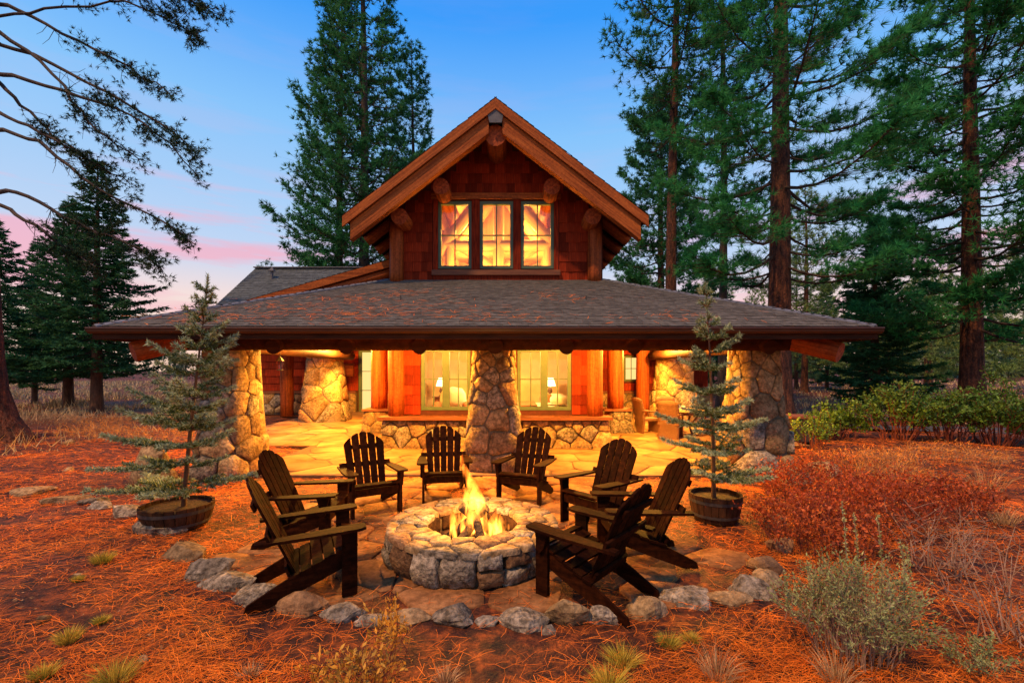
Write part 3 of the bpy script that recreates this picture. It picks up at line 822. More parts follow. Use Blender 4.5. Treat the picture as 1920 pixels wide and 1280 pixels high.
m = MB(); m.add([(-2.98, 14.8, 5.7), (2.22, 14.8, 5.7), (-.38, 14.8, 7.75)], [(0, 1, 2)]); m.build('interior_wall', M['pinewall'], house)
for y in (12.75, 14.0):                                   # log trusses
    for p, q_, r in (((-2.8, 4.25), (-.5, 7.3), .16), ((2.05, 4.25), (-.25, 7.3), .16), ((-.38, 4.25), (-.38, 7.4), .15), ((-2.3, 6.0), (.4, 4.3), .14), ((1.6, 6.0), (-1.2, 4.3), .14),
                     ((-1.75, 4.22), (-1.75, 5.9), .14), ((1.0, 4.22), (1.0, 5.9), .14), ((-2.7, 5.45), (1.95, 5.45), .15)):
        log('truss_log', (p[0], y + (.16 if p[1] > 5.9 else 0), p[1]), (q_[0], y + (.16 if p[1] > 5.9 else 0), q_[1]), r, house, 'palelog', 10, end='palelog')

def lamp_light(name, loc, energy, col, rad, parent=None):
    d = bpy.data.lights.new(name, 'POINT'); d.energy = energy; d.color = col; d.shadow_soft_size = rad
    o = bpy.data.objects.new(name, d); COL.objects.link(o)
    if parent: o.parent = parent; o.location = Vector(loc) - anc(parent)
    else: o.location = loc
    return o
def ceiling_lamp(x, y, z, e, col=(1, .44, .056)):
    m = MB(); m.tube([(x, y, z + .55), (x, y, z + .10), (x, y, z + .095), (x, y, z)], [.012, .012, .085, .085], 14); c = m.build('porch_lamp', M['iron'], house)
    m = MB(); m.tube([(x, y, z - .003), (x, y, z - .02)], .06, 12); m.build('bulb', M['bulb'], c)
    lamp_light('porch_light', (x, y, z - .12), e, col, .08, c)
for x, y, z, e in ((-2.25, 9.2, 2.92, 1500), (1.5, 9.2, 2.92, 1500), (-4.6, 11.6, 2.85, 1700), (3.8, 11.6, 2.85, 1700), (-5.6, 15.0, 2.9, 2100), (4.7, 15.0, 2.9, 2100)):
    ceiling_lamp(x, y, z, e)
lamp_light('room_light', (-.4, 13.2, 2.55), 620, (1, .58, .17), .15, house)
for x, y, z in ((-1.1, 12.2, 4.6), (.5, 13.4, 6.0), (-1.2, 13.4, 6.0), (.35, 12.2, 4.6)):
    lamp_light('loft_light', (x, y, z), 150, (1, .52, .10), .12, house)

# furniture seen through the glass
bed = empty('bed', (.6, 13.2, .35), 0, 'bed with white linen and rust blanket inside the right-hand window', 'bed')
m = MB(); m.span(-.35, 1.75, 12.5, 14.4, .35, .72); m.build('bed_frame', M['sill'], bed)
m = MB(); m.span(-.3, 1.7, 12.54, 14.36, .72, .95); mt = m.build('mattress', M['linen'], bed)
m = MB(); m.span(-.33, .7, 12.51, 14.38, .90, 1.0); m.build('blanket', M['rust'], bed)
m = MB(); m.span(1.75, 1.85, 12.4, 14.5, .35, 1.55); m.build('headboard', M['sill'], bed)
def cushion(nm, c, sx, sy, sz, m, parent, tilt=0):
    V = []; Fc = []; n = 12; k = 7
    for i in range(k):
        a = math.pi * i / (k - 1) - math.pi / 2
        for j in range(n):
            t_ = 2 * math.pi * j / n; ce = lambda q: math.copysign(abs(q) ** .6, q)
            x, y, z = sx / 2 * ce(math.cos(t_)) * math.cos(a) ** .5 if math.cos(a) > 0 else 0, sy / 2 * ce(math.sin(t_)) * math.cos(a) ** .5 if math.cos(a) > 0 else 0, sz / 2 * math.sin(a)
            V.append((c[0] + x, c[1] + y * math.cos(tilt) - z * math.sin(tilt), c[2] + y * math.sin(tilt) + z * math.cos(tilt)))
    for i in range(k - 1):
        for j in range(n): Fc.append((i * n + j, i * n + (j + 1) % n, (i + 1) * n + (j + 1) % n, (i + 1) * n + j))
    return wobj(nm, V, Fc, m, parent, True)
cushion('pillow', (1.35, 13.0, 1.12), .55, .75, .28, M['linen'], bed)
cushion('pillow', (1.35, 13.9, 1.12), .55, .75, .28, M['linen'], bed)
cushion('pillow', (1.0, 13.3, 1.15), .4, .5, .26, M['rust'], bed)
def table_lamp(x, y, z, label):
    o = empty('table_lamp', (x, y, z), 0, label, 'lamp')
    m = MB(); m.tube([(x, y, z), (x, y, z + .03), (x, y, z + .06), (x, y, z + .16), (x, y, z + .28), (x, y, z + .36)], [.09, .09, .03, .085, .05, .015], 12); m.build('lamp_base', M['brownfab'], o, True)
    m = MB(); m.tube([(x, y, z + .33), (x, y, z + .60)], [.19, .11], 16, False); m.build('lamp_shade', M['shade'], o, True)
    lamp_light('lamp_light', (x, y, z + .46), 40, (1, .66, .28), .06, o)
def cabinet(x, y, z, w, d, h, label, nm='nightstand'):
    o = empty(nm, (x, y, z), 0, label, 'nightstand')
    m = MB(); m.box(x, y, z + h / 2, w, d, h - .04); m.build('case', M['sill'], o)
    m = MB(); m.box(x, y, z + h, w + .05, d + .05, .03); m.build('top', M['sill'], o)
    for k in range(2):
        m = MB(); m.box(x, y - d / 2 - .012, z + .17 + k * h * .42, w - .06, .02, h * .36); dd = m.build('drawer', M['sill'], o)
        m = MB(); m.box(x, y - d / 2 - .035, z + .17 + k * h * .42, .08, .02, .02); m.build('knob', M['iron'], dd)
cabinet(1.25, 14.95, .35, .5, .42, .75, 'small wooden nightstand beyond the bed inside the right window')
table_lamp(1.25, 14.95, 1.12, 'lit table lamp glowing inside the right-hand ground floor window')
cabinet(-2.3, 14.9, .35, .5, .42, .75, 'small wooden nightstand inside the left ground floor window')
table_lamp(-2.3, 14.9, 1.12, 'lit table lamp glowing inside the left ground floor window')
arm = empty('armchair', (-1.75, 13.1, .35), 0, 'upholstered rust armchair with a throw inside the left ground floor window', 'armchair')
cushion('seat', (-1.75, 13.1, .72), .8, .8, .34, M['rust'], arm)
cushion('backrest', (-1.75, 13.5, 1.08), .8, .28, .8, M['linen'], arm)
for s in (-1, 1): cushion('arm', (-1.75 + s * .42, 13.1, .86), .2, .8, .42, M['rust'], arm)
cushion('throw', (-1.72, 13.05, .92), .5, .5, .22, M['brownfab'], arm)
for x, lab in ((-2.55, 'rose curtain hanging at the outer edge of the left ground floor window'), (1.78, 'rose curtain hanging at the outer edge of the right ground floor window')):
    V = []
    for z in (.75, 2.6):
        for k in range(17): V.append((x - .27 + .54 * k / 16, YW + .34 + .035 * math.sin(k * 1.6), z))
    V += [(v[0], v[1] + .012, v[2]) for v in V]
    Fc = [(k, k + 1, 18 + k, 17 + k) for k in range(16)] + [(34 + 17 + k, 34 + 18 + k, 34 + k + 1, 34 + k) for k in range(16)] + [(0, 17, 51, 34), (16, 50, 67, 33)]
    tag(wobj('curtain', V, Fc, M['curtain'], None, True), lab, 'curtain')

# ------------------------------------------------------------------ fire pit
pit = empty('fire_pit', PIT, 0, 'round stone fire pit with mortared flat cap in the ring of chairs', 'fire pit')
rs = random.Random(71)
RO, RI, PH = .87, .50, .33
V = []; Fc = []; n = 40
for r, z in ((RO - .05, -.02), (RO - .05, PH - .02), (RI + .02, PH - .02), (RI + .02, .05)):
    for k in range(n): V.append((PIT.x + r * math.cos(2 * math.pi * k / n), PIT.y + r * math.sin(2 * math.pi * k / n), z))
for i in range(3):
    for k in range(n): Fc.append((i * n + k, i * n + (k + 1) % n, (i + 1) * n + (k + 1) % n, (i + 1) * n + k))
core = wobj('pit_wall', V, Fc, M['mortar'], pit, True)
wobj('ash_bed', [(PIT.x + (RI + .05) * math.cos(2 * math.pi * k / n), PIT.y + (RI + .05) * math.sin(2 * math.pi * k / n), .10) for k in range(n)], [tuple(range(n))], M['ash'], pit)
U = 2 * math.pi * RO
def pit_surf(u, v, o):
    t = u / RO; bulge = .05 * math.sin(min(1, max(0, v / PH)) * math.pi)
    return (PIT.x + (RO - .05 + o + bulge) * math.cos(t), PIT.y + (RO - .05 + o + bulge) * math.sin(t), v)
pts = []
u = 0
while u < U - .12:                                       # one course of big upright stones, now and then two
    w = rs.uniform(.24, .38)
    if U - u - w < .15: w = U - u
    segs = [(-.02, PH)] if rs.random() < .6 else [(-.02, PH * rs.uniform(.45, .6))]
    if segs[0][1] < PH: segs.append((segs[0][1], PH))
    for v0, v1 in segs:
        j = lambda: rs.uniform(-.02, .02)
        poly = [(u + j(), v0), (u + w * .5, v0 + .01), (u + w + j(), v0), (u + w + j(), (v0 + v1) / 2), (u + w + j(), v1), (u + w * .5, v1 - .005), (u + j(), v1), (u + j(), (v0 + v1) / 2)]
        stone_from_cell('stone', poly, pit_surf, rs.uniform(.05, .09), .008, stonemat(rs, (.45, .35, .2)), core, rs, .05, .14, .1)
    u += w
# inner lining and flat cap
u = 0; UI = 2 * math.pi * RI
while u < UI - .1:
    w = rs.uniform(.2, .32)
    if UI - u - w < .12: w = UI - u
    poly = [(u, .1), (u + w / 2, .1), (u + w, .1), (u + w, PH - .02), (u + w / 2, PH - .02), (u, PH - .02)]
    stone_from_cell('stone', poly, lambda a, b_, o: (PIT.x + (RI + .02 - o) * math.cos(a / RI), PIT.y + (RI + .02 - o) * math.sin(a / RI), b_), .03, .008, M['soot'], core, rs, .03)
    u += w
RM = (RO + RI) / 2; UM = 2 * math.pi * RM
pp = poisson(0, UM, RI, RO + .04, .19, rs, 900)
pp2 = pp + [(a - UM, b_, r) for a, b_, r in pp if a > UM - .5] + [(a + UM, b_, r) for a, b_, r in pp if a < .5]
cl_ = cells(pp2, -.6, UM + .6, RI - .02, RO + .05)[:]
for c in cl_:
    cu = sum(p[0] for p in c) / len(c)
    if not (0 <= cu < UM): continue
    stone_from_cell('cap_stone', c, lambda a, b_, o: (PIT.x + b_ * math.cos(a / RM), PIT.y + b_ * math.sin(a / RM), PH - .02 + o), rs.uniform(.018, .030), .007, stonemat(rs, (.5, .3, .2)), core, rs, .03, .06, .03)
# burning logs, flames
fire = empty('burning_logs', PIT + Vector((0, 0, .10)), 0, 'charred logs burning with tall orange flames in the stone pit', 'campfire')
for a, L, tl, r in ((.3, .55, .75, .05), (1.7, .5, .85, .045), (2.9, .55, .7, .055), (4.1, .5, .55, .05), (5.2, .52, .9, .045)):
    b0 = PIT + Vector((.27 * math.cos(a),   .27 * math.sin(a), .13)); d = Vector((-math.cos(a) * math.cos(tl), -math.sin(a) * math.cos(tl), math.sin(tl)))
    log('firewood', b0, b0 + d * L, r, fire, 'char', 9, end='char', seg=4)
for a in (.9, 2.4): log('firewood', PIT + Vector((-.3 * math.cos(a), -.3 * math.sin(a), .15)), PIT + Vector((.3 * math.cos(a), .3 * math.sin(a), .17)), .055, fire, 'char', 9, end='char', seg=4)
rs = random.Random(77)
for k in range(16):
    a, r = rs.uniform(0, 6.28), rs.uniform(.05, .34); c = PIT + Vector((r * math.cos(a), r * math.sin(a), .12)); s = rs.uniform(.012, .03)
    V = [c + Vector((rs.uniform(-1, 1), rs.uniform(-1, 1), rs.uniform(-.6, .8))) * s for _ in range(5)]
    wobj('ember', V, [(0, 1, 2), (0, 2, 3), (0, 3, 4), (1, 2, 4), (0, 1, 4), (2, 3, 4)], M['ember'], fire)
def flame(x, y, z, h, w, seed):
    rs = random.Random(seed); n, k = 12, 14; V = []; Fc = []; p1, p2 = rs.uniform(0, 6), rs.uniform(0, 6)
    for i in range(k + 1):
        t = i / k; r = w * (math.sin(math.pi * min(1, t * .9 + .12)) ** 1.1) * (1 - t) ** .55 * 1.5 + .002
        ox = h * .10 * math.sin(3.4 * t + p1) * t + h * .03 * math.sin(9 * t + p2) * t; oy = h * .09 * math.sin(2.9 * t + p2) * t
        for j in range(n):
            a = 2 * math.pi * j / n; q = r * (1 + .28 * math.sin(2 * a + 4 * t + p1) + .18 * math.sin(3 * a - 5 * t + p2))
            V.append((x + ox + q * math.cos(a), y + oy + q * math.sin(a), z + h * t))
    for i in range(k):
        for j in range(n): Fc.append((i * n + j, i * n + (j + 1) % n, (i + 1) * n + (j + 1) % n, (i + 1) * n + j))
    Fc += [tuple(reversed(range(n))), tuple(k * n + j for j in range(n))]
    return wobj('flame', V, Fc, M['flame'], fire, True)
fr = random.Random(12)
FL = [(.0, -.02, .78, .085), (.02, .02, .58, .085), (-.03, .03, .62, .04), (.05, -.03, .44, .05), (-.19, -.03, .38, .035), (-.22, .02, .24, .03), (.22, -.04, .30, .035), (.26, .02, .20, .03)]
FL += [(fr.gauss(0, .14), fr.gauss(0, .07), fr.uniform(.16, .42), fr.uniform(.025, .05)) for _ in range(16)]
for i, (dx, dy, h, w) in enumerate(FL):
    flame(PIT.x + dx, PIT.y + dy, .14, h * 1.28, w * 1.2, 80 + i)
lamp_light('fire_light', (PIT.x, PIT.y - .02, .80), 130, (1, .46, .09), .14, fire)

# ------------------------------------------------------------------ adirondack chairs
def chair_proto():
    root = empty('adirondack_chair', (0, 0, 0))
    c = M['chair']
    def part(nm, mb, sm=False): return mb.build(nm, c, root, sm, False)
    for s in (-1, 1):
        m = MB(); m.box(s * .315, .30, .29, .035, .125, .58); part('leg', m)
        # side rail that runs back and down to the ground
        m = MB(); prof = [(.30, .40), (.30, .26), (.02, .145), (-.36, .0), (-.50, .0), (-.48, .06), (-.22, .20), (.0, .30)]
        V = [(s * .283 + d, y, z) for d in (-.014, .014) for y, z in prof]; n = len(prof)
        m.add(V, [tuple(range(n)), tuple(reversed(range(n, 2 * n)))] + [(k, n + k, n + (k + 1) % n, (k + 1) % n) for k in range(n)]); part('side_rail', m)
        # armrest, paddle shaped, tilting back a little
        pr = [(-.06, .43), (.06, .43), (.085, .37), (.085, .05), (.05, -.42), (-.03, -.42), (-.06, .05), (-.075, .36)]
        V = [(s * (.325 + px_), y, .595 - (.43 - y) * .035 + d) for d in (-.024, 0) for px_, y in pr]; n = len(pr)
        m = MB(); m.add(V, [tuple(range(n)), tuple(reversed(range(n, 2 * n)))] + [(k, n + k, n + (k + 1) % n, (k + 1) % n) for k in range(n)]); part('armrest', m)
        m = MB(); V = [(s * .345 + d, y, z) for d in (-.014, .014) for y, z in ((.36, .57), (.22, .57), (.26, .42), (.31, .36))]
        m.add(V, [(0, 1, 2, 3), (7, 6, 5, 4), (0, 4, 5, 1), (1, 5, 6, 2), (2, 6, 7, 3), (3, 7, 4, 0)]); part('arm_bracket', m)
    for k in range(6):                                    # seat slats follow the curved rail
        t = k / 5; y = .325 - t * .46; z = .405 - t * .145 + .02 * math.cos(t * 3.1)
        m = MB(); m.bar((-.31, y, z), (.31, y, z), .086, .020, (0, -.30 if k else .15, 1)); part('seat_slat', m)
    base, top = Vector((0, -.13, .235)), Vector((0, -.49, 1.03))
    d = (top - base).normalized(); nrm = Vector((0, d.z, -d.y))
    LM = (top - base).length
    for k in range(5):                                    # fanned back slats under one arched top
        c0, c1 = (k - 2) * .100, (k - 2) * .118
        arch = lambda x: LM - 2.1 * x * x
        prof = [(c0 - .043, 0), (c0 + .043, 0)]
        for w in (.051, .045, .025, 0, -.025, -.045, -.051):
            x = c1 + w; prof.append((x, arch(x) - (.022 if abs(w) > .05 else .006 if abs(w) > .04 else 0)))
        n = len(prof)
        V = [base + d * q + Vector((x, 0, 0)) + nrm * (off - .018 * (1 - (x / .3) ** 2)) for off in (0, .020) for x, q in prof]
        m = MB(); m.add(V, [tuple(reversed(range(n))), tuple(range(n, 2 * n))] + [(k2, (k2 + 1) % n, n + (k2 + 1) % n, n + k2) for k2 in range(n)]); part('back_slat', m)
    for q, w in ((.06, .56), (.40, .72), (.66, .50)):
        p = base + d * q - nrm * .034; m = MB(); m.bar(p - Vector((w / 2, 0, 0)), p + Vector((w / 2, 0, 0)), .022, .065, d); part('back_rail', m)
    m = MB(); m.box(0, .318, .325, .60, .022, .10); part('apron', m)
    return root
proto = chair_proto()
def copy_tree(o, parent=None):
    c = o.copy(); COL.objects.link(c); c.parent = parent
    for ch in list(o.children): copy_tree(ch, c)
    return c
CH = [((-1.54, 4.22), (.90, .43), 'dark Adirondack chair nearest the camera on the left of the fire pit'),
      ((-2.06, 5.28), (1.0, .06), 'dark Adirondack chair at far left, its lit slatted back beside the left stone pier'),
      ((-1.82, 6.12), (.52, -.85), 'dark Adirondack chair behind the pit on the left, turned toward the flames'),
      ((-1.00, 6.78), (.18, -.98), 'dark Adirondack chair behind the fire, just left of the middle stone pier'),
      ((.10, 6.66), (-.36, -.93), 'dark Adirondack chair behind the fire, just right of the middle stone pier'),
      ((.88, 5.60), (-.76, -.65), 'dark Adirondack chair on the right with lit seat, behind two others'),
      ((1.02, 4.72), (-.99, -.05), 'dark Adirondack chair at far right with a sharply leaning lit back'),
      ((.47, 4.18), (-.76, .65), 'black Adirondack chair nearest the camera on the right, seen from behind')]
for i, (p, f, lab) in enumerate(CH):
    o = proto if i == 0 else copy_tree(proto)
    f = Vector((f[0], f[1], 0)).normalized()
    # p is the middle between the front legs (local y = .30)
    o.location = (p[0] - f.x * .30, p[1] - f.y * .30, .012)
    o.rotation_euler = (0, 0, math.atan2(f.y, f.x) - math.pi / 2)
    tag(o, lab, 'chair', 'Adirondack chairs around the fire pit')

# ------------------------------------------------------------------ border stones and boulders
def boulder(name, c, sx, sy, sz, m, seed, label, cat, group=None, rz=None):
    """broken field stone: a cube-ish lump cut by random planes"""
    rs = random.Random(seed); V = []; Fc = []; n, k = 14, 9
    planes = []
    for _ in range(14):
        a, e_ = rs.uniform(0, 6.28), rs.uniform(-.5, 1.2); planes.append((Vector((math.cos(a) * math.cos(e_), math.sin(a) * math.cos(e_), math.sin(e_))), rs.uniform(.55, .9)))
    rz = rs.uniform(0, 6.28) if rz is None else rz
    for i in range(k + 1):
        e_ = math.pi * i / k - math.pi / 2
        for j in range(n):
            a = 2 * math.pi * j / n; d = Vector((math.cos(a) * math.cos(e_), math.sin(a) * math.cos(e_), math.sin(e_)))
            r = 1.12
            for pn, pd in planes:
                q = d.dot(pn)
                if q > .05: r = min(r, pd / q)
            r *= 1 + rs.uniform(-.02, .02)
            x, y, z = d.x * r * sx / 2, d.y * r * sy / 2, d.z * r * sz / 2
            V.append((c[0] + x * math.cos(rz) - y * math.sin(rz), c[1] + x * math.sin(rz) + y * math.cos(rz), c[2] + z))
    for i in range(k):
        for j in range(n): Fc.append((i * n + j, i * n + (j + 1) % n, (i + 1) * n + (j + 1) % n, (i + 1) * n + j))
    o = wobj(name, V, Fc, m, None, False)
    return tag(o, label, cat, group)
BS = [(30, 925, 66, .10, 'stone'), (112, 940, 62, .09, 'stone'), (158, 948, 40, .09, 'granite'), (180, 958, 34, .10, 'granite'), (232, 976, 60, .14, 'granite'), (277, 1003, 74, .20, 'granite'),
      (328, 1050, 76, .15, 'stone'), (370, 1085, 76, .18, 'granite'), (411, 1107, 88, .14, 'granite'), (466, 1140, 88, .18, 'granite'), (541, 1152, 94, .17, 'brownstone'), (634, 1168, 80, .15, 'granite'), (690, 1172, 48, .10, 'granite'),
      (770, 1168, 80, .07, 'stone'), (845, 1172, 96, .11, 'granite'), (910, 1172, 50, .08, 'granite'), (984, 1178, 92, .15, 'granite'), (1030, 1186, 26, .09, 'granite'), (1072, 1172, 76, .21, 'stone'), (1140, 1172, 72, .14, 'granite'),
      (1217, 1160, 78, .17, 'stone'), (1300, 1135, 84, .13, 'granite'), (1378, 1136, 80, .10, 'stone'), (1420, 1118, 76, .16, 'granite'), (1447, 1098, 56, .14, 'stone'), (1448, 1075, 72, .15, 'brownstone'), (1470, 1035, 52, .15, 'brownstone'), (1462, 990, 46, .17, 'brownstone')]
desc = ['long flat', 'low flat', 'small pale', 'small rounded', 'grey squat', 'lumpy grey', 'wedge-shaped tan', 'pale speckled', 'broad flat grey', 'cracked pale grey', 'rusty brown', 'rounded grey', 'small grey', 'buried thin', 'long dark-streaked', 'short grey', 'smooth grey', 'tiny bluish', 'tall tan', 'grey lichened', 'square tan', 'low long', 'thin tan slab', 'pale grey slab', 'small tan', 'brown flat', 'brown rounded', 'brown far']
where = ['at the far left end of the stone border', 'second from the left end of the stone border', 'third from the left end of the stone border', 'fourth from the left end of the stone border', 'left of the barrel planter in the stone border', 'in front of the left barrel planter', 'in the left arc below the left barrel planter', 'in the left arc left of the near left chair', 'behind the rear feet of the near left chair', 'below the rear feet of the near left chair', 'just right of the cracked stone by the left chair', 'below the front leg of the near left chair', 'behind the yellow-leaved shrub', 'right of the yellow-leaved shrub', 'in front of the fire pit left of centre', 'in front of the fire pit at the centre', 'in front of the pit near the right chair', 'wedged beside the smooth grey border stone', 'below the front leg of the near right chair', 'under the rear feet of the near right chair', 'at the corner right of the near right chair', 'along the right arc of the border', 'leaning on the border at right below the pale slab', 'at the right bend of the stone border', 'behind the pale slab at the right bend', 'on the right arc above the pale slab', 'on the right arc beside the red bush', 'at the right end below the right planter']
for i, (x, y, w, h, mm) in enumerate(BS):
    Y = 853 * 1.95 / (y - 695); s = F_PX / Y; X = (x - 960) / s; ww = w / s
    boulder('border_stone', (X, Y + ww * .3, gz(X, Y) + h * .32), ww * (1.5 if i < 9 else 1.28), ww * random.uniform(.75, 1.1), h * (1.75 if i < 9 else 1.45), M[mm], 300 + i, f'{desc[i]} stone {where[i]}', 'stone', 'stones edging the fire circle', random.uniform(-.35, .35))
boulder('boulder', (-6.55, 8.25, .25), 1.0, .8, .95, M['stone'], 401, 'big rounded boulder behind the left potted spruce', 'boulder')
boulder('boulder', (-6.0, 7.75, .1), .5, .45, .42, M['stone'], 402, 'smaller boulder at the foot of the left stone pier', 'boulder')
boulder('boulder', (5.35, 7.85, .15), .62, .5, .55, M['stone'], 403, 'boulder at the right foot of the right stone pier', 'boulder')
boulder('boulder', (4.75, 7.75, .12), .6, .45, .45, M['granite'], 404, 'grey boulder below the front of the right stone pier', 'boulder')
for i, (x, y, w, lab) in enumerate(((130, 832, 34, 'flat pale stone on the needle ground near the left tree'), (128, 880, 26, 'small flat pale rock lying left among orange needles'), (80, 1165, 28, 'little tan rock on needles at lower left'), (145, 1085, 20, 'pale pebble beside a grass tuft at left'), (268, 1230, 26, 'small rock beside the bottom-left grass tuft'))):
    Y = 853 * 1.95 / (y - 695); s = F_PX / Y; X = (x - 960) / s
    boulder('loose_rock', (X, Y, gz(X, Y) + .02), w / s, w / s * .7, w / s * .5, M['stone'], 420 + i, lab, 'rock')

# ------------------------------------------------------------------ dining set and small porch things
dt = empty('dining_table', (5.05, 13.3, pz(5, 13.3)), 0, 'pale-topped patio dining table on the right of the porch', 'table')
z0 = pz(5, 13.3)
m = MB(); m.tube([(5.05, 13.3, z0 + .70), (5.05, 13.3, z0 + .75)], .62, 28); m.build('table_top', M['tabletop'], dt)
m = MB(); m.tube([(5.05, 13.3, z0 + .60), (5.05, 13.3, z0 + .698)], .50, 24); m.build('skirt', M['wicker'], dt)
for a in (.78, 2.35, 3.92, 5.5):
    m = MB(); c, s = math.cos(a), math.sin(a)
    m.tube([(5.05 + .48 * c, 13.3 + .48 * s, z0), (5.05 + .22 * c, 13.3 + .22 * s, z0 + .35), (5.05 + .42 * c, 13.3 + .42 * s, z0 + .62)], .035, 8); m.build('leg', M['wicker'], dt, True)
m = MB(); m.tube([(4.92, 13.1, z0 + .752), (4.92, 13.1, z0 + .86)], [.05, .06], 12); tag(m.build('cup', M['linen']), 'small pale cup standing on the patio dining table', 'cup')
def wicker(x, y, rz, label):
    o = empty('wicker_chair', (x, y, pz(x, y)), rz, label, 'chair', 'wicker chairs at the patio table')
    # local: faces +y
    V = []; n = 9
    for i in range(n + 1):
        t = i / n; z = t * 1.06; yb = -.26 - .16 * max(0, t - .4) ** 1.3 + .05 * math.sin(t * 3)
        for j in range(7):
            u = j / 6 - .5; V.append((u * (.56 + .04 * t), yb - .05 * (1 - 4 * u * u) * (t > .3), z - (.05 * (2 * u) ** 2 if i == n else 0)))
    m1 = len(V); V += [(v[0], v[1] + .035, v[2]) for v in V]; Fc = []
    for i in range(n):
        for j in range(6):
            a = i * 7 + j; Fc.append((a, a + 7, a + 8, a + 1)); Fc.append((m1 + a, m1 + a + 1, m1 + a + 8, m1 + a + 7))
    for i in range(n):
        a = i * 7; Fc.append((a, m1 + a, m1 + a + 7, a + 7)); a += 6; Fc.append((a, a + 7, m1 + a + 7, m1 + a))
    for j in range(6):
        a = n * 7 + j; Fc.append((a, m1 + a, m1 + a + 1, a + 1))
    link('backrest', mesh(V, Fc, M['wicker'], True, 'backrest'), o)
    m = MB(); m.box(0, .02, .41, .56, .54, .07); m.build('seat', M['wicker'], o, False, False)
    for s in (-1, 1):
        m = MB(); m.tube([(s * .27, .26, 0), (s * .28, .25, .4), (s * .29, .22, .63), (s * .29, .0, .66), (s * .28, -.27, .68)], .028, 8); m.build('arm', M['wicker'], o, True, False)
    m = MB(); m.box(0, .255, .2, .50, .03, .36); m.build('front_panel', M['wicker'], o, False, False)
wicker(4.42, 12.72, -.55, 'high-backed wicker chair nearest, its back toward the fire, at the patio table')
wicker(4.05, 13.75, -1.35, 'wicker chair side-on at the left of the patio table')
wicker(4.85, 14.25, 3.0, 'wicker chair on the far side of the patio table')
wicker(5.95, 13.2, 1.5, 'wicker chair at the right of the patio table behind the right spruce')
bx = empty('storage_bench', (7.75, 12.4, 0), 0, 'low dark bench with timber lid right of the right stone pier', 'bench')
m = MB(); m.span(7.45, 8.05, 12.1, 12.75, .06, .68); m.build('body', M['iron'], bx)
m = MB(); m.span(7.38, 8.12, 12.02, 12.82, .685, .74); m.build('lid', M['sill'], bx)
for x in (7.5, 8.0):
    for y in (12.15, 12.7): m = MB(); m.box(x, y, .03, .06, .06, .06); m.build('foot', M['iron'], bx)
la = empty('hanging_lantern', (-4.72, 9.25, 2.0), 0, 'small dark lantern hanging from the porch beam beside the left pier', 'lantern')
m = MB(); m.tube([(-4.72, 9.25, 2.22), (-4.72, 9.25, 2.60)], .006, 5); m.build('chain', M['iron'], la)
m = MB(); m.tube([(-4.72, 9.25, 2.15), (-4.72, 9.25, 2.24)], [.085, .015], 6); m.build('cap', M['iron'], la)
m = MB(); m.tube([(-4.72, 9.25, 1.98), (-4.72, 9.25, 2.15)], [.05, .065], 6, False); m.build('pane', M['glass'], la)
m = MB(); m.tube([(-4.72, 9.25, 1.96), (-4.72, 9.25, 1.98)], .06, 6); m.build('base', M['iron'], la)
sc = empty('wall_box', (-7.1, 19.95, 1.75), 0, 'small wooden box hung on the rear wall left of the glazed door', 'wall box')
m = MB(); m.span(-7.28, -6.92, 19.78, 19.985, 1.72, 2.15); m.build('case', M['barge'], sc)
m = MB(); m.add([(-7.31, 19.72, 2.15), (-6.89, 19.72, 2.15), (-6.89, 19.985, 2.24), (-7.31, 19.985, 2.24), (-7.31, 19.72, 2.18), (-6.89, 19.72, 2.18), (-6.89, 19.985, 2.27), (-7.31, 19.985, 2.27)], [(3, 2, 1, 0), (4, 5, 6, 7), (0, 1, 5, 4), (1, 2, 6, 5), (3, 0, 4, 7)]); m.build('lid', M['barge'], sc)

# ------------------------------------------------------------------ plants: shared makers
def unit(a): return a / (np.linalg.norm(a, axis=-1, keepdims=True) + 1e-9)
def blades(P, D, L, W, rng):
    """one thin triangle for each needle or blade"""
    P, D = np.asarray(P), unit(np.asarray(D)); n = len(P)
    S = unit(np.cross(D, rng.normal(size=(n, 3)))) * (np.broadcast_to(W, (n,))[:, None] / 2)
    return np.stack([P - S, P + S, P + D * np.broadcast_to(L, (n,))[:, None]], 1).reshape(-1, 3)
def leaves(P, D, L, W, rng):
    P, D = np.asarray(P), unit(np.asarray(D)); n = len(P)
    S = unit(np.cross(D, rng.normal(size=(n, 3)))) * (np.broadcast_to(W, (n,))[:, None] / 2); LL = np.broadcast_to(L, (n,))[:, None]
    return np.stack([P, P + D * LL * .5 - S, P + D * LL, P + D * LL * .5 + S], 1).reshape(-1, 3)

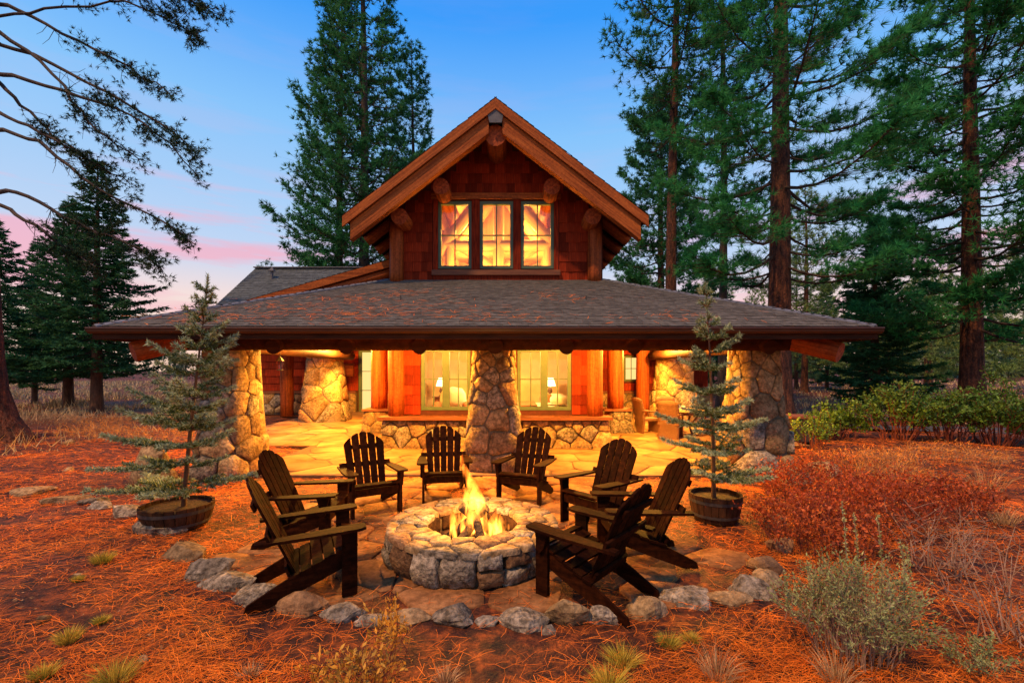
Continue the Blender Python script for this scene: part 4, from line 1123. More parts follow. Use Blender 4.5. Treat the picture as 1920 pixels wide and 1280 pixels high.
def trunk_mesh(name, base, h, r0, m, parent, rng, lean=(0, 0), n=10, flare=1.5, top=.02):
    k = 16; V = []; Fc = []; ph = rng.uniform(0, 6, 2)
    pts = []
    for i in range(k + 1):
        t = (i / k) ** 1.25; z = h * t
        x = lean[0] * t + .012 * h * math.sin(2.6 * t + ph[0]) * t; y = lean[1] * t + .012 * h * math.sin(2.1 * t + ph[1]) * t
        r = max(top, r0 * (1 - t) ** .8) * (1 + (flare - 1) * math.exp(-z / (r0 * 1.6)))
        pts.append((x, y, z, r))
        for j in range(n):
            a = 2 * math.pi * j / n; q = r * (1 + .06 * math.sin(3 * a + ph[0]) * (1 if i else 2))
            V.append((base[0] + x + q * math.cos(a), base[1] + y + q * math.sin(a), base[2] - .1 * (i == 0) + z))
    for i in range(k):
        for j in range(n): Fc.append((i * n + j, i * n + (j + 1) % n, (i + 1) * n + (j + 1) % n, (i + 1) * n + j))
    wobj(name, V, Fc, m, parent, True)
    P = np.array(pts)
    return lambda z: np.array([np.interp(z, P[:, 2], P[:, 0]) + base[0], np.interp(z, P[:, 2], P[:, 1]) + base[1], base[2] + z])

def pine(name, label, x, y, h, r0, cb, Rr, nl, seed, leafm='pine', barkm='bark', tuft=.26, per=13, dens=1.0, cat='tree', group=None, lean=(0, 0), width=.030, prof=None, droop=0.0, zb=0.0):
    rng = np.random.default_rng(seed); base = np.array([x, y, zb])
    root = empty(name, (x, y, zb), 0, label, cat, group)
    ax = trunk_mesh('trunk', base, h, r0, M[barkm], root, rng, lean)
    lim = MB(); P = []; D = []; T = []; TW = []
    for i in range(nl):
        t = (i + rng.uniform(0, 1)) / nl; z = cb + (h * .985 - cb) * t
        pr = prof(t) if prof else (1 - t) ** .62 * (.62 + .38 * min(1, t * 5))
        L = Rr * pr * rng.uniform(.55, 1.12) + .25; az = i * 2.399 + rng.uniform(-.5, .5)
        el = -.22 + .85 * t + rng.uniform(-.18, .18) - droop
        o = np.array([math.cos(az), math.sin(az), 0]); s = np.linspace(0, 1, 6)
        a0 = ax(z); side = np.array([-o[1], o[0], 0]) * rng.uniform(-.15, .15)
        pts = a0 + o * (L * s)[:, None] * math.cos(el) + side * (L * s ** 2)[:, None]
        pts[:, 2] += L * (math.sin(el) * s + .22 * s ** 2.5 - .10 * np.sin(s * 3.1)) 
        rr = max(.012, min(.09, .016 * L)) ; lim.tube(pts, [rr * (1 - .8 * q) for q in s], 5, False)
        n = max(6, int(L * 17 * dens)); q = rng.uniform(.0, 1, n) ** .62 * .78 + .24; q = np.minimum(q, 1.0)
        c = np.stack([np.interp(q, s, pts[:, k]) for k in range(3)], 1)
        lat = rng.normal(size=(n, 1)) * (.30 * L * (1.12 - q)[:, None] + .16); up = np.abs(rng.normal(size=n)) * .17 * (1 + .2 * L) * .7 - .05
        off = np.array([-o[1], o[0], 0]) * lat; off[:, 2] += up; off += o * (np.abs(lat) * .55)
        tip = c + off
        d = unit(off + o * .25 + np.array([0, 0, .22]))
        TW.append(np.stack([c - o * .1 * L * .3, c - o * .1 * L * .3 + [0, 0, .022], tip], 1).reshape(-1, 3))
        tb = rng.uniform(.15, .85, n)
        P.append(np.repeat(tip, per, 0)); D.append(unit(np.repeat(d, per, 0) * .75 + rng.normal(size=(n * per, 3)) * .62)); T.append(np.repeat(tb, per))
    P, D, T = np.concatenate(P), np.concatenate(D), np.concatenate(T)
    lim.build('limbs', M['darkbark'], root)
    tag(soup('twigs', np.concatenate(TW), M['darkbark'], root), kind='stuff')
    V = blades(P, D, tuft * rng.uniform(.65, 1.15, len(P)), width, rng)
    soup('crown', V, M[leafm], root, np.clip(T + rng.uniform(-.15, .15, len(T)), 0, 1))
    return root

def fir(name, label, x, y, h, r0, cb, Rr, nl, seed, leafm='fir', barkm='firbark', blade=.19, wid=.062, dens=1.0, cat='tree', group=None, zb=0.0):
    rng = np.random.default_rng(seed); base = np.array([x, y, zb]); root = empty(name, (x, y, zb), 0, label, cat, group)
    ax = trunk_mesh('trunk', base, h, r0, M[barkm], root, rng, (0, 0), 9, 1.3)
    lim = MB(); P = []; D = []; T = []; 
    for i in range(nl):
        t = (i + rng.uniform(0, 1)) / nl; z = cb + (h * .99 - cb) * t ** .95
        L = Rr * (1 - t) ** .85 * rng.uniform(.62, 1.12) * (.7 + .3 * min(1, t * 7)) + .08; az = i * 2.399 + rng.uniform(-.5, .5)
        el = -.12 + .45 * t + rng.uniform(-.1, .1); o = np.array([math.cos(az), math.sin(az), 0]); sd = np.array([-o[1], o[0], 0])
        s = np.linspace(0, 1, 5); pts = ax(z) + o * (L * s)[:, None]; pts[:, 2] += L * (math.sin(el) * s - .22 * s * (1 - s) * 1.4 + .06 * s ** 2)
        lim.tube(pts, [max(.008, .012 * L) * (1 - .8 * q) + .003 for q in s], 4, False)
        n = max(8, int(L * 19 * dens)); q = rng.uniform(.12, 1, n)
        c = np.stack([np.interp(q, s, pts[:, k]) for k in range(3)], 1); sg = rng.choice([-1, 1], n)
        tl = (.42 * L * (1.05 - q) + .10) * rng.uniform(.6, 1.1, n)
        td = unit(sd * sg[:, None] * .8 + o * .65 + np.array([0, 0, -.10]) + rng.normal(size=(n, 3)) * .10)
        m_ = 9; w = np.tile(np.linspace(.1, 1, m_), n); cc = np.repeat(c, m_, 0) + np.repeat(td, m_, 0) * (w * np.repeat(tl, m_))[:, None]
        dd = unit(np.repeat(td, m_, 0) * .8 + rng.normal(size=(n * m_, 3)) * np.array([.6, .6, .35]) + np.array([0, 0, .12]))
        P.append(cc); D.append(dd); T.append(np.repeat(np.clip(rng.uniform(.2, .8, n) , 0, 1), m_))
    P, D, T = map(np.concatenate, (P, D, T)); lim.build('limbs', M['darkbark'], root)
    soup('crown', blades(P, D, blade * rng.uniform(.6, 1.2, len(P)), wid, rng), M[leafm], root, np.clip(T + rng.uniform(-.15, .15, len(T)), 0, 1)); return root

# --- tall pines behind the house, left
pine('pine_tree', 'tall dense pine left of the gable, the leftmost of the trio behind the house', -12.2, 32, 29.5, .36, 3.0, 4.9, 150, 501, 'pine', 'darkbark', dens=1.15, width=.055, tuft=.32)
pine('pine_tree', 'tallest pine behind the left slope of the gable, its top cut by the frame', -9.9, 30, 36, .42, 5.0, 4.3, 160, 502, 'pine', 'darkbark', dens=1.15, width=.055, tuft=.32)
pine('pine_tree', 'thinner pine just left of the gable ridge with open outer branches', -7.3, 34.5, 27, .28, 4.0, 3.6, 120, 503, 'pine', 'darkbark', dens=1.0, width=.055, tuft=.32)
pine('pine_tree', 'small young pine behind the dark back roof ridge', -18.5, 34, 10.2, .12, .5, 1.5, 46, 504, dens=.7, tuft=.24)
# --- right pines
hi = lambda t: (1 - t) ** .5 * (.75 + .25 * min(1, t * 4))
pine('pine_tree', 'pine with a bare reddish trunk just right of the gable', 8.75, 25, 34, .36, 14.5, 4.0, 80, 511, width=.046, tuft=.32, dens=1.4, prof=hi)
pine('pine_tree', 'slender dark-trunked pine between two thicker red trunks', 11.3, 24.5, 33, .24, 9.5, 3.0, 70, 512, 'pine', 'darkbark', width=.046, tuft=.30, dens=1.2, prof=hi)
pine('pine_tree', 'massive red-barked pine right of the porch roof with long low boughs', 10.5, 18, 30, .46, 5.6, 4.9, 105, 513, 'pine2', width=.030, tuft=.31, per=20, dens=1.75, prof=hi, lean=(.5, 0))
pine('pine_tree', 'large full pine at the right edge rising behind the hedge', 21.2, 21, 27, .45, 3.6, 5.7, 135, 514, 'pine2', width=.042, tuft=.32, per=16, dens=1.75)
pine('pine_tree', 'broad pine crown behind the bare red trunk right of the gable', 11.6, 35, 24, .36, 3.0, 5.2, 120, 515, dens=1.5, width=.060, tuft=.36)
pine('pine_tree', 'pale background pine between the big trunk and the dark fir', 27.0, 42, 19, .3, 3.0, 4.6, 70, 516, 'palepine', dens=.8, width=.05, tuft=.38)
# --- firs
fir('fir_tree', 'dark fir on the left with bare lower trunk beside the porch eave', -19.0, 20.8, 11.6, .24, 1.9, 3.3, 170, 521, dens=1.0)
fir('fir_tree', 'dark fir just behind and left of the other left fir', -24.2, 24.8, 11.2, .24, 1.7, 3.4, 165, 522, dens=1.0)
fir('fir_tree', 'slim young fir at the left edge of the meadow', -27.5, 26.2, 9.6, .14, 1.0, 1.7, 100, 523)
fir('fir_tree', 'broad fir cut off by the left edge of the picture', -23.0, 20.2, 8.8, .22, 1.6, 2.6, 130, 524, dens=.9)
fir('fir_tree', 'dense dark green fir beyond the right end of the porch roof', 19.2, 24, 10.2, .24, .3, 3.0, 190, 525, 'fir', dens=1.25)

# --- background trees on the right, copies of three
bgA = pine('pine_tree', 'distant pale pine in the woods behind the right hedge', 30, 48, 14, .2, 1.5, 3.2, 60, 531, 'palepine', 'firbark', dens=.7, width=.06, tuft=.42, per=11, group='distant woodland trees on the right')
bgB = fir('fir_tree', 'distant dark fir in the woods behind the right hedge', 36, 52, 13, .2, .6, 2.8, 110, 532, blade=.28, wid=.09, dens=.7, group='distant woodland trees on the right')
rs = random.Random(9)
for i, (X, Y) in enumerate(((17.5, 40), (22, 50), (33, 40), (40, 44), (46, 50), (24, 58), (32, 60), (42, 62), (52, 60), (15, 52), (48, 38), (56, 48), (20, 66), (37, 70), (12, 62), (60, 70), (28, 36.5), (34, 34), (40, 35))):
    o = copy_tree(bgA if i % 5 else bgB); k = rs.uniform(.6, 1.15); o.location = (X, Y, 0); o.scale = (k, k, k * rs.uniform(.9, 1.1)); o.rotation_euler = (0, 0, rs.uniform(0, 6))
ordn = ['first', 'second', 'third', 'fourth', 'fifth', 'sixth', 'seventh', 'eighth', 'ninth', 'tenth', 'eleventh', 'twelfth', 'thirteenth', 'fourteenth', 'fifteenth', 'sixteenth', 'seventeenth', 'eighteenth']
for kind, word in (('pine_tree', 'pale pine'), ('fir_tree', 'dark fir')):
    far = sorted([o for o in bpy.data.objects if o.name.startswith(kind) and o.get('group') == 'distant woodland trees on the right'], key=lambda o: o.location.x / o.location.y)
    for o, w in zip(far, ordn): o['label'] = f'distant {word} in the woods behind the right hedge, {w} such tree from the left'
# far wood all along the horizon: low on the left, high on the right
rng = np.random.default_rng(77); PP, DD, LL, TT = [], [], [], []
for i in range(420):
    X = rng.uniform(-190, 190); Y = rng.uniform(105, 170); hgt = (4.4 + 2.4 * rng.random()) if X < -8 else (9 + 9 * rng.random()) * min(1, .45 + (X + 8) / 50)
    n = 90; t = rng.uniform(0, 1, n); a = rng.uniform(0, 6.28, n); rr = (1 - t) * hgt * .22 * rng.uniform(.5, 1, n)
    PP.append(np.stack([X + rr * np.cos(a), Y + rr * np.sin(a), t * hgt], 1)); DD.append(np.stack([np.cos(a), np.sin(a), rng.uniform(-.2, .8, n)], 1)); LL.append(np.full(n, hgt * .13)); TT.append(np.full(n, rng.uniform(.1, .9)))
P, D, L_, T = map(np.concatenate, (PP, DD, LL, TT))
tag(soup('far_woods', blades(P, D, L_, L_ * .55, rng), M['far'], None, T), 'far line of trees along the horizon', 'woods', None, 'stuff')

# --- the pine at the left edge whose limbs arch across the sky
edge = empty('pine_tree', (-14.75, 12.8, 0), 0, 'pine at the left edge whose drooping limbs arch across the sky', 'tree')
rng = np.random.default_rng(91)
axl = trunk_mesh('trunk', np.array([-14.75, 12.8, 0]), 19, .42, M['bark'], edge, rng, (-.6, 0), 14, 2.6)
LIMBS = [[(0, 10), (53, 28), (134, 73), (195, 102), (260, 134), (317, 175)], [(0, 87), (69, 98), (142, 142), (211, 179), (276, 215), (330, 252), (366, 284)],
         [(0, 140), (61, 152), (130, 173), (203, 195), (260, 217), (309, 260), (372, 330)], [(0, 148), (24, 183), (65, 219), (97, 252), (140, 285), (179, 309)],
         [(0, 244), (41, 250), (93, 280), (146, 325), (195, 357), (260, 394), (325, 427), (366, 459)], [(0, 213), (53, 236), (122, 272), (195, 317), (244, 345)],
         [(0, 353), (53, 368), (110, 402), (171, 431), (260, 459), (305, 508)], [(0, 384), (49, 410), (102, 451), (134, 471), (180, 500)],
         [(0, 40), (60, 20), (140, 8), (230, -4), (293, 24), (345, 53), (372, 66)], [(120, -40), (220, -22), (320, -8), (400, 18)], [(0, 60), (80, 118), (128, 180), (170, 232), (205, 265), (262, 300)]]
lim = MB(); P = []; D = []; T = []; TW = []
for li, L in enumerate(LIMBS):
    dep = 12.4 + rng.uniform(-1.6, 1.2); k = len(L)
    pts = [px(x, y, dep + (i / k) * rng.uniform(-1.2, .9)) for i, (x, y) in enumerate(L)]
    if L[0][0] == 0 or L[0][0] == 120:
        z = pts[0].z + .25; pts = [Vector(axl(z)), ] + pts
    Q = np.array([tuple(p) for p in pts]); s = np.linspace(0, 1, len(Q)); ss = np.linspace(0, 1, 16)
    Q = np.stack([np.interp(ss, s, Q[:, c]) for c in range(3)], 1)
    for _ in range(2): Q[1:-1] = (Q[:-2] + 2 * Q[1:-1] + Q[2:]) / 4
    Q[1:-1] += rng.normal(size=(14, 3)) * .035
    r0 = .060 if li not in (8, 9) else .04
    lim.tube(Q, [r0 * (1 - .85 * q) + .004 for q in ss], 6, False)
    ln = float(np.sum(np.linalg.norm(np.diff(Q, axis=0), axis=1)))
    nb = int(ln * 7.5)
    for _ in range(nb):
        q = rng.uniform(.25, 1) ** .7; c = np.array([np.interp(q, ss, Q[:, a]) for a in range(3)])
        ct = np.array([np.interp(min(1, q + .06), ss, Q[:, a]) - np.interp(max(0, q - .06), ss, Q[:, a]) for a in range(3)]); ct = unit(ct)
        d = unit(ct * .8 + rng.normal(size=3) * .55 + np.array([0, 0, -.12])); bl = rng.uniform(.2, .75) * (1.15 - .4 * q)
        e_ = c + d * bl; mid = (c + e_) / 2 + rng.normal(size=3) * .05
        lim.tube([c, mid, e_], [.010, .007, .004], 3, False)
        if q < .5 and rng.random() < .75: continue
        m_ = rng.integers(4, 10)
        for w in rng.uniform(.35, 1, m_):
            tp = c + (e_ - c) * w + rng.normal(size=3) * .07; per = 12
            P.append(np.repeat(tp[None], per, 0)); D.append(unit(d * .7 + rng.normal(size=(per, 3)) * .7)); T.append(np.full(per, rng.uniform(.1, .9)))
lim.build('limbs', M['darkbark'], edge, True)
P, D, T = map(np.concatenate, (P, D, T))
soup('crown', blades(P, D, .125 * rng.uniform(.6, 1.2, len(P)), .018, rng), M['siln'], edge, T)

# --- potted blue spruces
def spruce(x, y, h, z0, seed, label, lean=(0, 0), Rr=.85, gap=.25, skip=.14):
    rng = np.random.default_rng(seed); root = empty('spruce_tree', (x, y, z0), 0, label, 'tree', 'potted blue spruces')
    ax = trunk_mesh('trunk', np.array([x, y, z0]), h, .030, M['twig'], root, rng, lean, 8, 1.15, .005)
    lim = MB(); segs = []
    z = .28; zs = []
    while z < h - .12: zs.append(z); z += gap * (1 - .40 * z / h) * rng.uniform(.75, 1.25) 
    for wi, z in enumerate(zs):
        t = z / h
        for k in range(5):
            if rng.random() < skip: continue
            az = k * 6.283 / 5 + wi * .55 + rng.uniform(-.3, .3); L = (Rr * (1 - t) ** .85 * (.75 + .25 * min(1, t * 4)) + .05  ) * rng.uniform(.55, 1.2)
            el = .02 + .75 * t + rng.uniform(-.1, .14); o = np.array([math.cos(az), math.sin(az), 0]); sd = np.array([-o[1], o[0], 0])
            s = np.linspace(0, 1, 5); pts = ax(z + rng.uniform(-.05, .05)) + o * (L * s)[:, None] * math.cos(el); pts[:, 2] += L * (math.sin(el) * s + .12 * s * s - .10 * s)
            lim.tube(pts, [.009 * (1 - .6 * q) for q in s], 4, False)
            for a, b_, w in zip(pts[1:-1], pts[2:], (0.35, .65, 1)): segs.append((a, b_, w))
            nt = int(L / .085)
            for j in range(nt):
                q = (j + .8) / (nt + .6); c = np.array([np.interp(q, s, pts[:, a]) for a in range(3)])
                for sg in (-1, 1):
                    if rng.random() < .12: continue
                    tl = (.36 * L * (1.1 - q) + .045) * rng.uniform(.65, 1.1); d = unit(o * .75 + sd * sg * .8 + np.array([0, 0, rng.uniform(-.05, .3)]))
                    segs.append((c, c + d * tl, .4 + .6 * q))
                    if tl > .16: 
                        for sg2 in (-1, 1): segs.append((c + d * tl * .5, c + d * tl * .5 + unit(d + sd * sg2 * .7 - o * sg2 * .5 * sg) * tl * .4, .7))
    for z in np.arange(h - .5, h, .04): segs.append((ax(z), ax(z + .05), 1))
    P, D, T, I = [], [], [], []
    for a, b_, w in segs:
        ln = float(np.linalg.norm(b_ - a)); n = max(6, int(ln * 330)); q = rng.uniform(0, 1.02, n); d = unit(b_ - a)
        r = rng.normal(size=(n, 3)); r -= d * (r @ d)[:, None]; r = unit(r); r[:, 2] += .25
        P.append(a + (b_ - a) * q[:, None]); D.append(unit(r + d * .75)); T.append(np.full(n, rng.uniform(.25, .75))); I.append(np.full(n, w))
        lim.tube([a, b_], [.0035, .002], 3, False)
    P, D, T, I = map(np.concatenate, (P, D, T, I)); lim.build('limbs', M['twig'], root)
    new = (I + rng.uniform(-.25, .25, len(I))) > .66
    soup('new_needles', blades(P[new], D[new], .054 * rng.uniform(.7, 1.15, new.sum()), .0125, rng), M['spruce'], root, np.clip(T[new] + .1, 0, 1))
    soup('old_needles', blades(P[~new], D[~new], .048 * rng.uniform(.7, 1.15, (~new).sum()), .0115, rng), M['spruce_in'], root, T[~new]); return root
def barrel(x, y, r, h, label, tilt=0):
    o = empty('barrel_planter', (x, y, 0), 0, label, 'planter', 'half-barrel planters'); n = 22
    for k in range(n):                                   # staves
        V = []
        for i in range(4):
            t = i / 3; rr = r * (.80 + .20 * t + .05 * math.sin(t * 3.14)); 
            for da, dr in ((-.46, 0), (.46, 0), (.46, -.03), (-.46, -.03)):
                a = 2 * math.pi * (k + da) / n; V.append((x + (rr + dr) * math.cos(a), y + (rr + dr) * math.sin(a), h * t + (random.uniform(-.006, .006) if i == 3 else 0)))
        Fc = [(4 * i + j, 4 * i + (j + 1) % 4, 4 * i + 4 + (j + 1) % 4, 4 * i + 4 + j) for i in range(3) for j in range(4)] + [(12, 13, 14, 15)]
        wobj('stave', V, Fc, M['oak'], o)
    for t in (.25, .78):
        rr = r * (.80 + .20 * t + .05 * math.sin(t * 3.14)) + .004; m = MB(); V = []
        for z in (-.02, .02):
            for k in range(32): V.append((x + rr * math.cos(k * math.pi / 16), y + rr * math.sin(k * math.pi / 16), h * t + z))
        m.add(V, [(k, (k + 1) % 32, 32 + (k + 1) % 32, 32 + k) for k in range(32)]); m.build('hoop', M['iron'], o)
    wobj('soil', [(x + r * .93 * math.cos(k * .3142), y + r * .93 * math.sin(k * .3142), h * .86) for k in range(20)], [tuple(range(20))], M['soil'], o)
barrel(-4.22, 5.74, .40, .28, 'half-barrel planter holding the left spruce')
barrel(2.68, 6.0, .33, .34, 'half-barrel planter holding the right spruce')
spruce(-4.16, 5.76, 2.92, .22, 601, 'small blue spruce in the left barrel before the left pier', (.26, 0), .98, .23, .10)
spruce(2.66, 6.0, 2.80, .30, 602, 'small blue spruce in the right barrel before the right pier', (-.05, .03), .86, .29, .18)

# --- shrubs
def bush(name, label, x, y, rx, ry, h, ns, nleaf, leaf, wid, leafm, stemm, seed, cat='shrub', group=None, low=.25, flat=1.0, srad=.008, kind='leaf', upright=0.5, curl=.1):
    rng = np.random.default_rng(seed); z0 = gz(x, y) - .02; root = empty(name, (x, y, z0), 0, label, cat, group); lim = MB(); Q = []; DD = []
    for i in range(ns):
        a = rng.uniform(0, 6.28); r = rng.uniform(0, 1) ** .5; e_ = np.array([x + rx * r * math.cos(a), y + ry * r * math.sin(a), z0 + h * (1 - .45 * r ** 2) * rng.uniform(.7, 1.05)])
        b0 = np.array([x + rx * .35 * r * math.cos(a) * flat, y + ry * .35 * r * math.sin(a) * flat, z0]); s = np.linspace(0, 1, 6)
        up = s ** (1 - upright * .3); pts = np.stack([b0[0] + (e_[0] - b0[0]) * s ** 1.4, b0[1] + (e_[1] - b0[1]) * s ** 1.4, z0 + (e_[2] - z0) * up], 1); pts[1:] += rng.normal(size=(5, 3)) * curl * .25 * h
        lim.tube(pts, [srad * (1 - .75 * q) for q in s], 4, False)
        for _ in range(3):
            q = rng.uniform(.35, .9); c = np.array([np.interp(q, s, pts[:, k]) for k in range(3)]); t2 = c + np.array([rng.normal() * rx * .18, rng.normal() * ry * .18, rng.uniform(.05, .22) * h])
            lim.tube([c, (c + t2) / 2 + rng.normal(size=3) * .02 * h, t2], [srad * .45, srad * .3, srad * .2], 3, False); Q.append((c, t2))
        for k in range(5):
            if s[k] >= low: Q.append((pts[k], pts[k + 1]))
    lim.build('stems', M[stemm], root)
    if nleaf:
        idx = rng.integers(0, len(Q), nleaf); A_ = np.array([q[0] for q in Q])[idx]; B_ = np.array([q[1] for q in Q])[idx]; w = rng.uniform(0, 1.05, (nleaf, 1))
        P = A_ + (B_ - A_) * w + rng.normal(size=(nleaf, 3)) * leaf * .45; D = unit(unit(B_ - A_) * upright + rng.normal(size=(nleaf, 3)) * .7 + np.array([0, 0, .25]))
        tn = np.clip(rng.normal(.5, .22, nleaf), 0, 1); f = leaves if kind == 'leaf' else blades
        soup('leaves', f(P, D, leaf * rng.uniform(.4, 1.5, nleaf), wid * rng.uniform(.6, 1.3, nleaf), rng), M[leafm], root, tn, 4 if kind == 'leaf' else 3)
    return root
hl = ['leftmost manzanita bush of the hedge on the right', 'second manzanita bush in the hedge, showing red stems', 'middle manzanita bush of the hedge on the right', 'fourth manzanita bush of the hedge before the big pine trunk', 'manzanita bush at the right edge of the hedge']
for i, (X, Y, rx, h) in enumerate(((9.5, 13.4, 1.0, 1.3), (10.7, 12.6, 1.2, 1.65), (12.0, 12.5, 1.2, 1.75), (13.1, 12.3, 1.1, 1.65), (14.2, 12.0, 1.2, 1.6))):
    bush('manzanita_shrub', hl[i], X, Y, rx, .9, h * (.8, 1.05, .9, 1.1, .95)[i], 34, 4200, .085, .055, 'hedge', 'redtwig', 700 + i, group='manzanita hedge', low=.55, srad=.02)
bush('manzanita_shrub', 'low leafy shrub beside the dark bench right of the porch', 7.4, 11.2, .7, .6, 1.0, 20, 1300, .065, .04, 'hedge', 'redtwig', 710, low=.3, srad=.012)
for i, (X, Y, rx, h, lab) in enumerate(((3.35, 5.05, .75, .66, 'red-leaved autumn bush nearest the right planter'), (4.3, 5.5, 1.0, .80, 'wide red-leaved autumn bush in the middle of the red thicket'), (5.5, 6.1, 1.0, .72, 'red-leaved autumn bush at the right end of the red thicket'), (4.6, 6.9, .9, .72, 'red-leaved bush at the back of the thicket by the right pier'))):
    bush('red_shrub', lab, X, Y, rx, .6, h, 130, 3000, .036, .026, 'redleaf', 'redtwig', 720 + i, group='red autumn thicket', low=.3, srad=.004, upright=1.2, flat=2.4, curl=.22)
bush('sagebrush', 'grey-green sagebrush with tall seed spikes at lower right', 2.35, 3.12, .58, .40, .72, 110, 8500, .026, .009, 'sage', 'greytwig', 731, low=.12, srad=.004, upright=1.6, flat=1.2, curl=.12)
bush('sagebrush', 'small low sage plant right of the big sagebrush', 3.05, 3.0, .28, .22, .28, 24, 1300, .022, .009, 'sage', 'greytwig', 732, low=.1, srad=.003, upright=.8)
# seed spikes of the sagebrush are part of it
sg = [o for o in bpy.data.objects if o.name == 'sagebrush'][0]; rng = np.random.default_rng(5); lm = MB(); P = []; D = []
for X, Y, h in ((2.33, 3.2, 1.02), (2.45, 3.25, .92), (2.58, 3.2, .93), (2.70, 3.15, .78), (2.76, 3.18, .72), (2.05, 3.15, .62), (1.92, 3.2, .5)):
    q = np.linspace(0, 1, 6); pt = np.stack([X + .03 * np.sin(q * 3), Y + .02 * q, .2 + (h - .2) * q], 1); lm.tube(pt, .003, 4, False)
    n = 170; w = rng.uniform(.2, 1, n); P.append(np.stack([np.interp(w, q, pt[:, k]) for k in range(3)], 1)); D.append(unit(rng.normal(size=(n, 3)) + [0, 0, .7]))
lm.build('stems', M['greytwig'], sg); P, D = np.concatenate(P), np.concatenate(D); soup('seed_spike', leaves(P, D, .022, .008, rng), M['sage'], sg, rng.uniform(.4, .9, len(P)), 4)
bush('bare_shrub', 'bare grey twiggy shrub at the right edge of the picture', 3.55, 3.25, .62, .5, .95, 26, 0, 0, 0, None, 'greytwig', 741, srad=.006, curl=.28, upright=.4)
bush('bare_shrub', 'bare twiggy bush behind the edge shrub at right', 4.15, 4.4, .7, .5, .75, 30, 120, .02, .012, 'dry', 'greytwig', 742, srad=.006, curl=.25)
bush('yellow_shrub', 'yellow-leaved shrub at the bottom left of centre', -.98, 2.72, .36, .22, .34, 34, 720, .042, .020, 'yleaf', 'redtwig', 751, low=.15, srad=.003, upright=.8, flat=2)
bush('yellow_shrub', 'upright yellow-green sprig in front of the near left chair leg', -.82, 3.05, .13, .10, .55, 9, 260, .040, .018, 'yleaf', 'redtwig', 752, low=.15, srad=.003, upright=1.1, flat=2)
bush('yellow_shrub', 'yellow shrub sprawling at the bottom edge below the stone border', -1.25, 2.45, .28, .18, .26, 24, 460, .045, .022, 'yleaf', 'redtwig', 753, low=.15, srad=.003, upright=.8, flat=2)
for i, (X, Y, rx, h, lab) in enumerate(((-8.8, 12.0, 1.4, .70, 'rusty dry bush behind the left potted spruce'), (-11.4, 12.6, 1.3, .5, 'rusty dry bush in front of the left fir trunk'), (-14.0, 15.6, 1.5, .6, 'low dry bush beside the left fir trunk'),
        (-11.0, 16.5, 1.8, .6, 'wide golden bush at the edge of the meadow left of the porch'), (-17.2, 16.8, 1.6, .5, 'low golden bush left of the fir trunks'), (7.2, 9.2, 1.0, .45, 'low dry bush right of the right pier'), (9.2, 9.6, 1.2, .4, 'low golden brush in front of the hedge'), (6.6, 7.9, .8, .35, 'small golden brush behind the red thicket'))):
    bush('dry_bush', lab, X, Y, rx, .8, h, 110, 1500, .085, .012, 'rustbrush' if i < 3 or i > 4 else 'dry', 'greytwig', 760 + i, low=.2, srad=.004, kind='blade', upright=1.0, flat=2.4, curl=.2)
def tuft(x, y, h, r, n, label, m='grass', seed=0, cat='grass tuft'):
    rng = np.random.default_rng(seed); a = rng.uniform(0, 6.28, n); q = rng.uniform(0, 1, n) ** .6
    P = np.stack([x + r * .35 * q * np.cos(a), y + r * .35 * q * np.sin(a), np.full(n, gz(x, y) - .01)], 1); L = h * rng.uniform(.5, 1.1, n)
    D1 = unit(np.stack([np.cos(a) * q * .6, np.sin(a) * q * .6, np.ones(n)], 1) + rng.normal(size=(n, 3)) * .10); mid = P + D1 * (L * .55)[:, None]
    D2 = unit(D1 + np.stack([np.cos(a) * q, np.sin(a) * q, -.15 * np.ones(n)], 1) * .8); tip = mid + D2 * (L * .55)[:, None]
    S = unit(np.cross(D1, rng.normal(size=(n, 3)))) * .0022
    V = np.stack([P - S, P + S, mid + S * .7, mid - S * .7, mid - S * .7, mid + S * .7, tip, tip], 1).reshape(-1, 3)
    root = soup('grass_tuft', V, M[m], None, np.repeat(rng.uniform(0, 1, n), 2), 4); return tag(root, label, cat, 'grass tufts in the needle litter')
GT = [(192, 1055, .13, 'grass'), (215, 1272, .16, 'grass'), (128, 1195, .11, 'grass'), (146, 1092, .06, 'grass'), (80, 1262, .10, 'grass'), (190, 1160, .07, 'grass'), (1166, 1240, .15, 'grass'), (1255, 1205, .11, 'grass'), (1140, 1285, .16, 'grass'), (1295, 1195, .08, 'grass'), (470, 1262, .11, 'dry'), (835, 1275, .13, 'dry'), (1345, 1265, .22, 'dry'), (1850, 915, .55, 'dry'), (1570, 1270, .22, 'dry'), (1880, 990, .3, 'dry'), (255, 905, .22, 'dry')]
gl = ['yellow-green grass tuft left of the border, inside the needle slope', 'bright grass tuft at the bottom left corner area, largest of the left ones', 'small green-gold grass tuft above the bottom-left one', 'tiny grass tuft beside a pale pebble at left', 'faded grass tuft at the very bottom left', 'low green tuft right of the small rock at lower left', 'grass tuft below the grey lichened border stone', 'grass tuft below the square tan border stone', 'grass tuft at the bottom edge right of centre', 'little tuft right of the one below the square stone', 'dry tuft at the bottom beside the yellow shrub', 'dry tuft at the bottom centre', 'tall dry stalks left of the sagebrush', 'big pale dry grass clump before the hedge at right', 'dry stalks at the foot of the sagebrush', 'dry grass at the right edge above the bare shrub', 'dry grass tuft on the left between border and boulder']
for i, (x, y, h, mm) in enumerate(GT):
    Y = 853 * 1.95 / (y - 695); X = (x - 960) / F_PX * Y; tuft(X, Y, h, h * (1.3 if mm == 'grass' else .9), 420 if mm == 'grass' else 150, gl[i], mm, 800 + i)

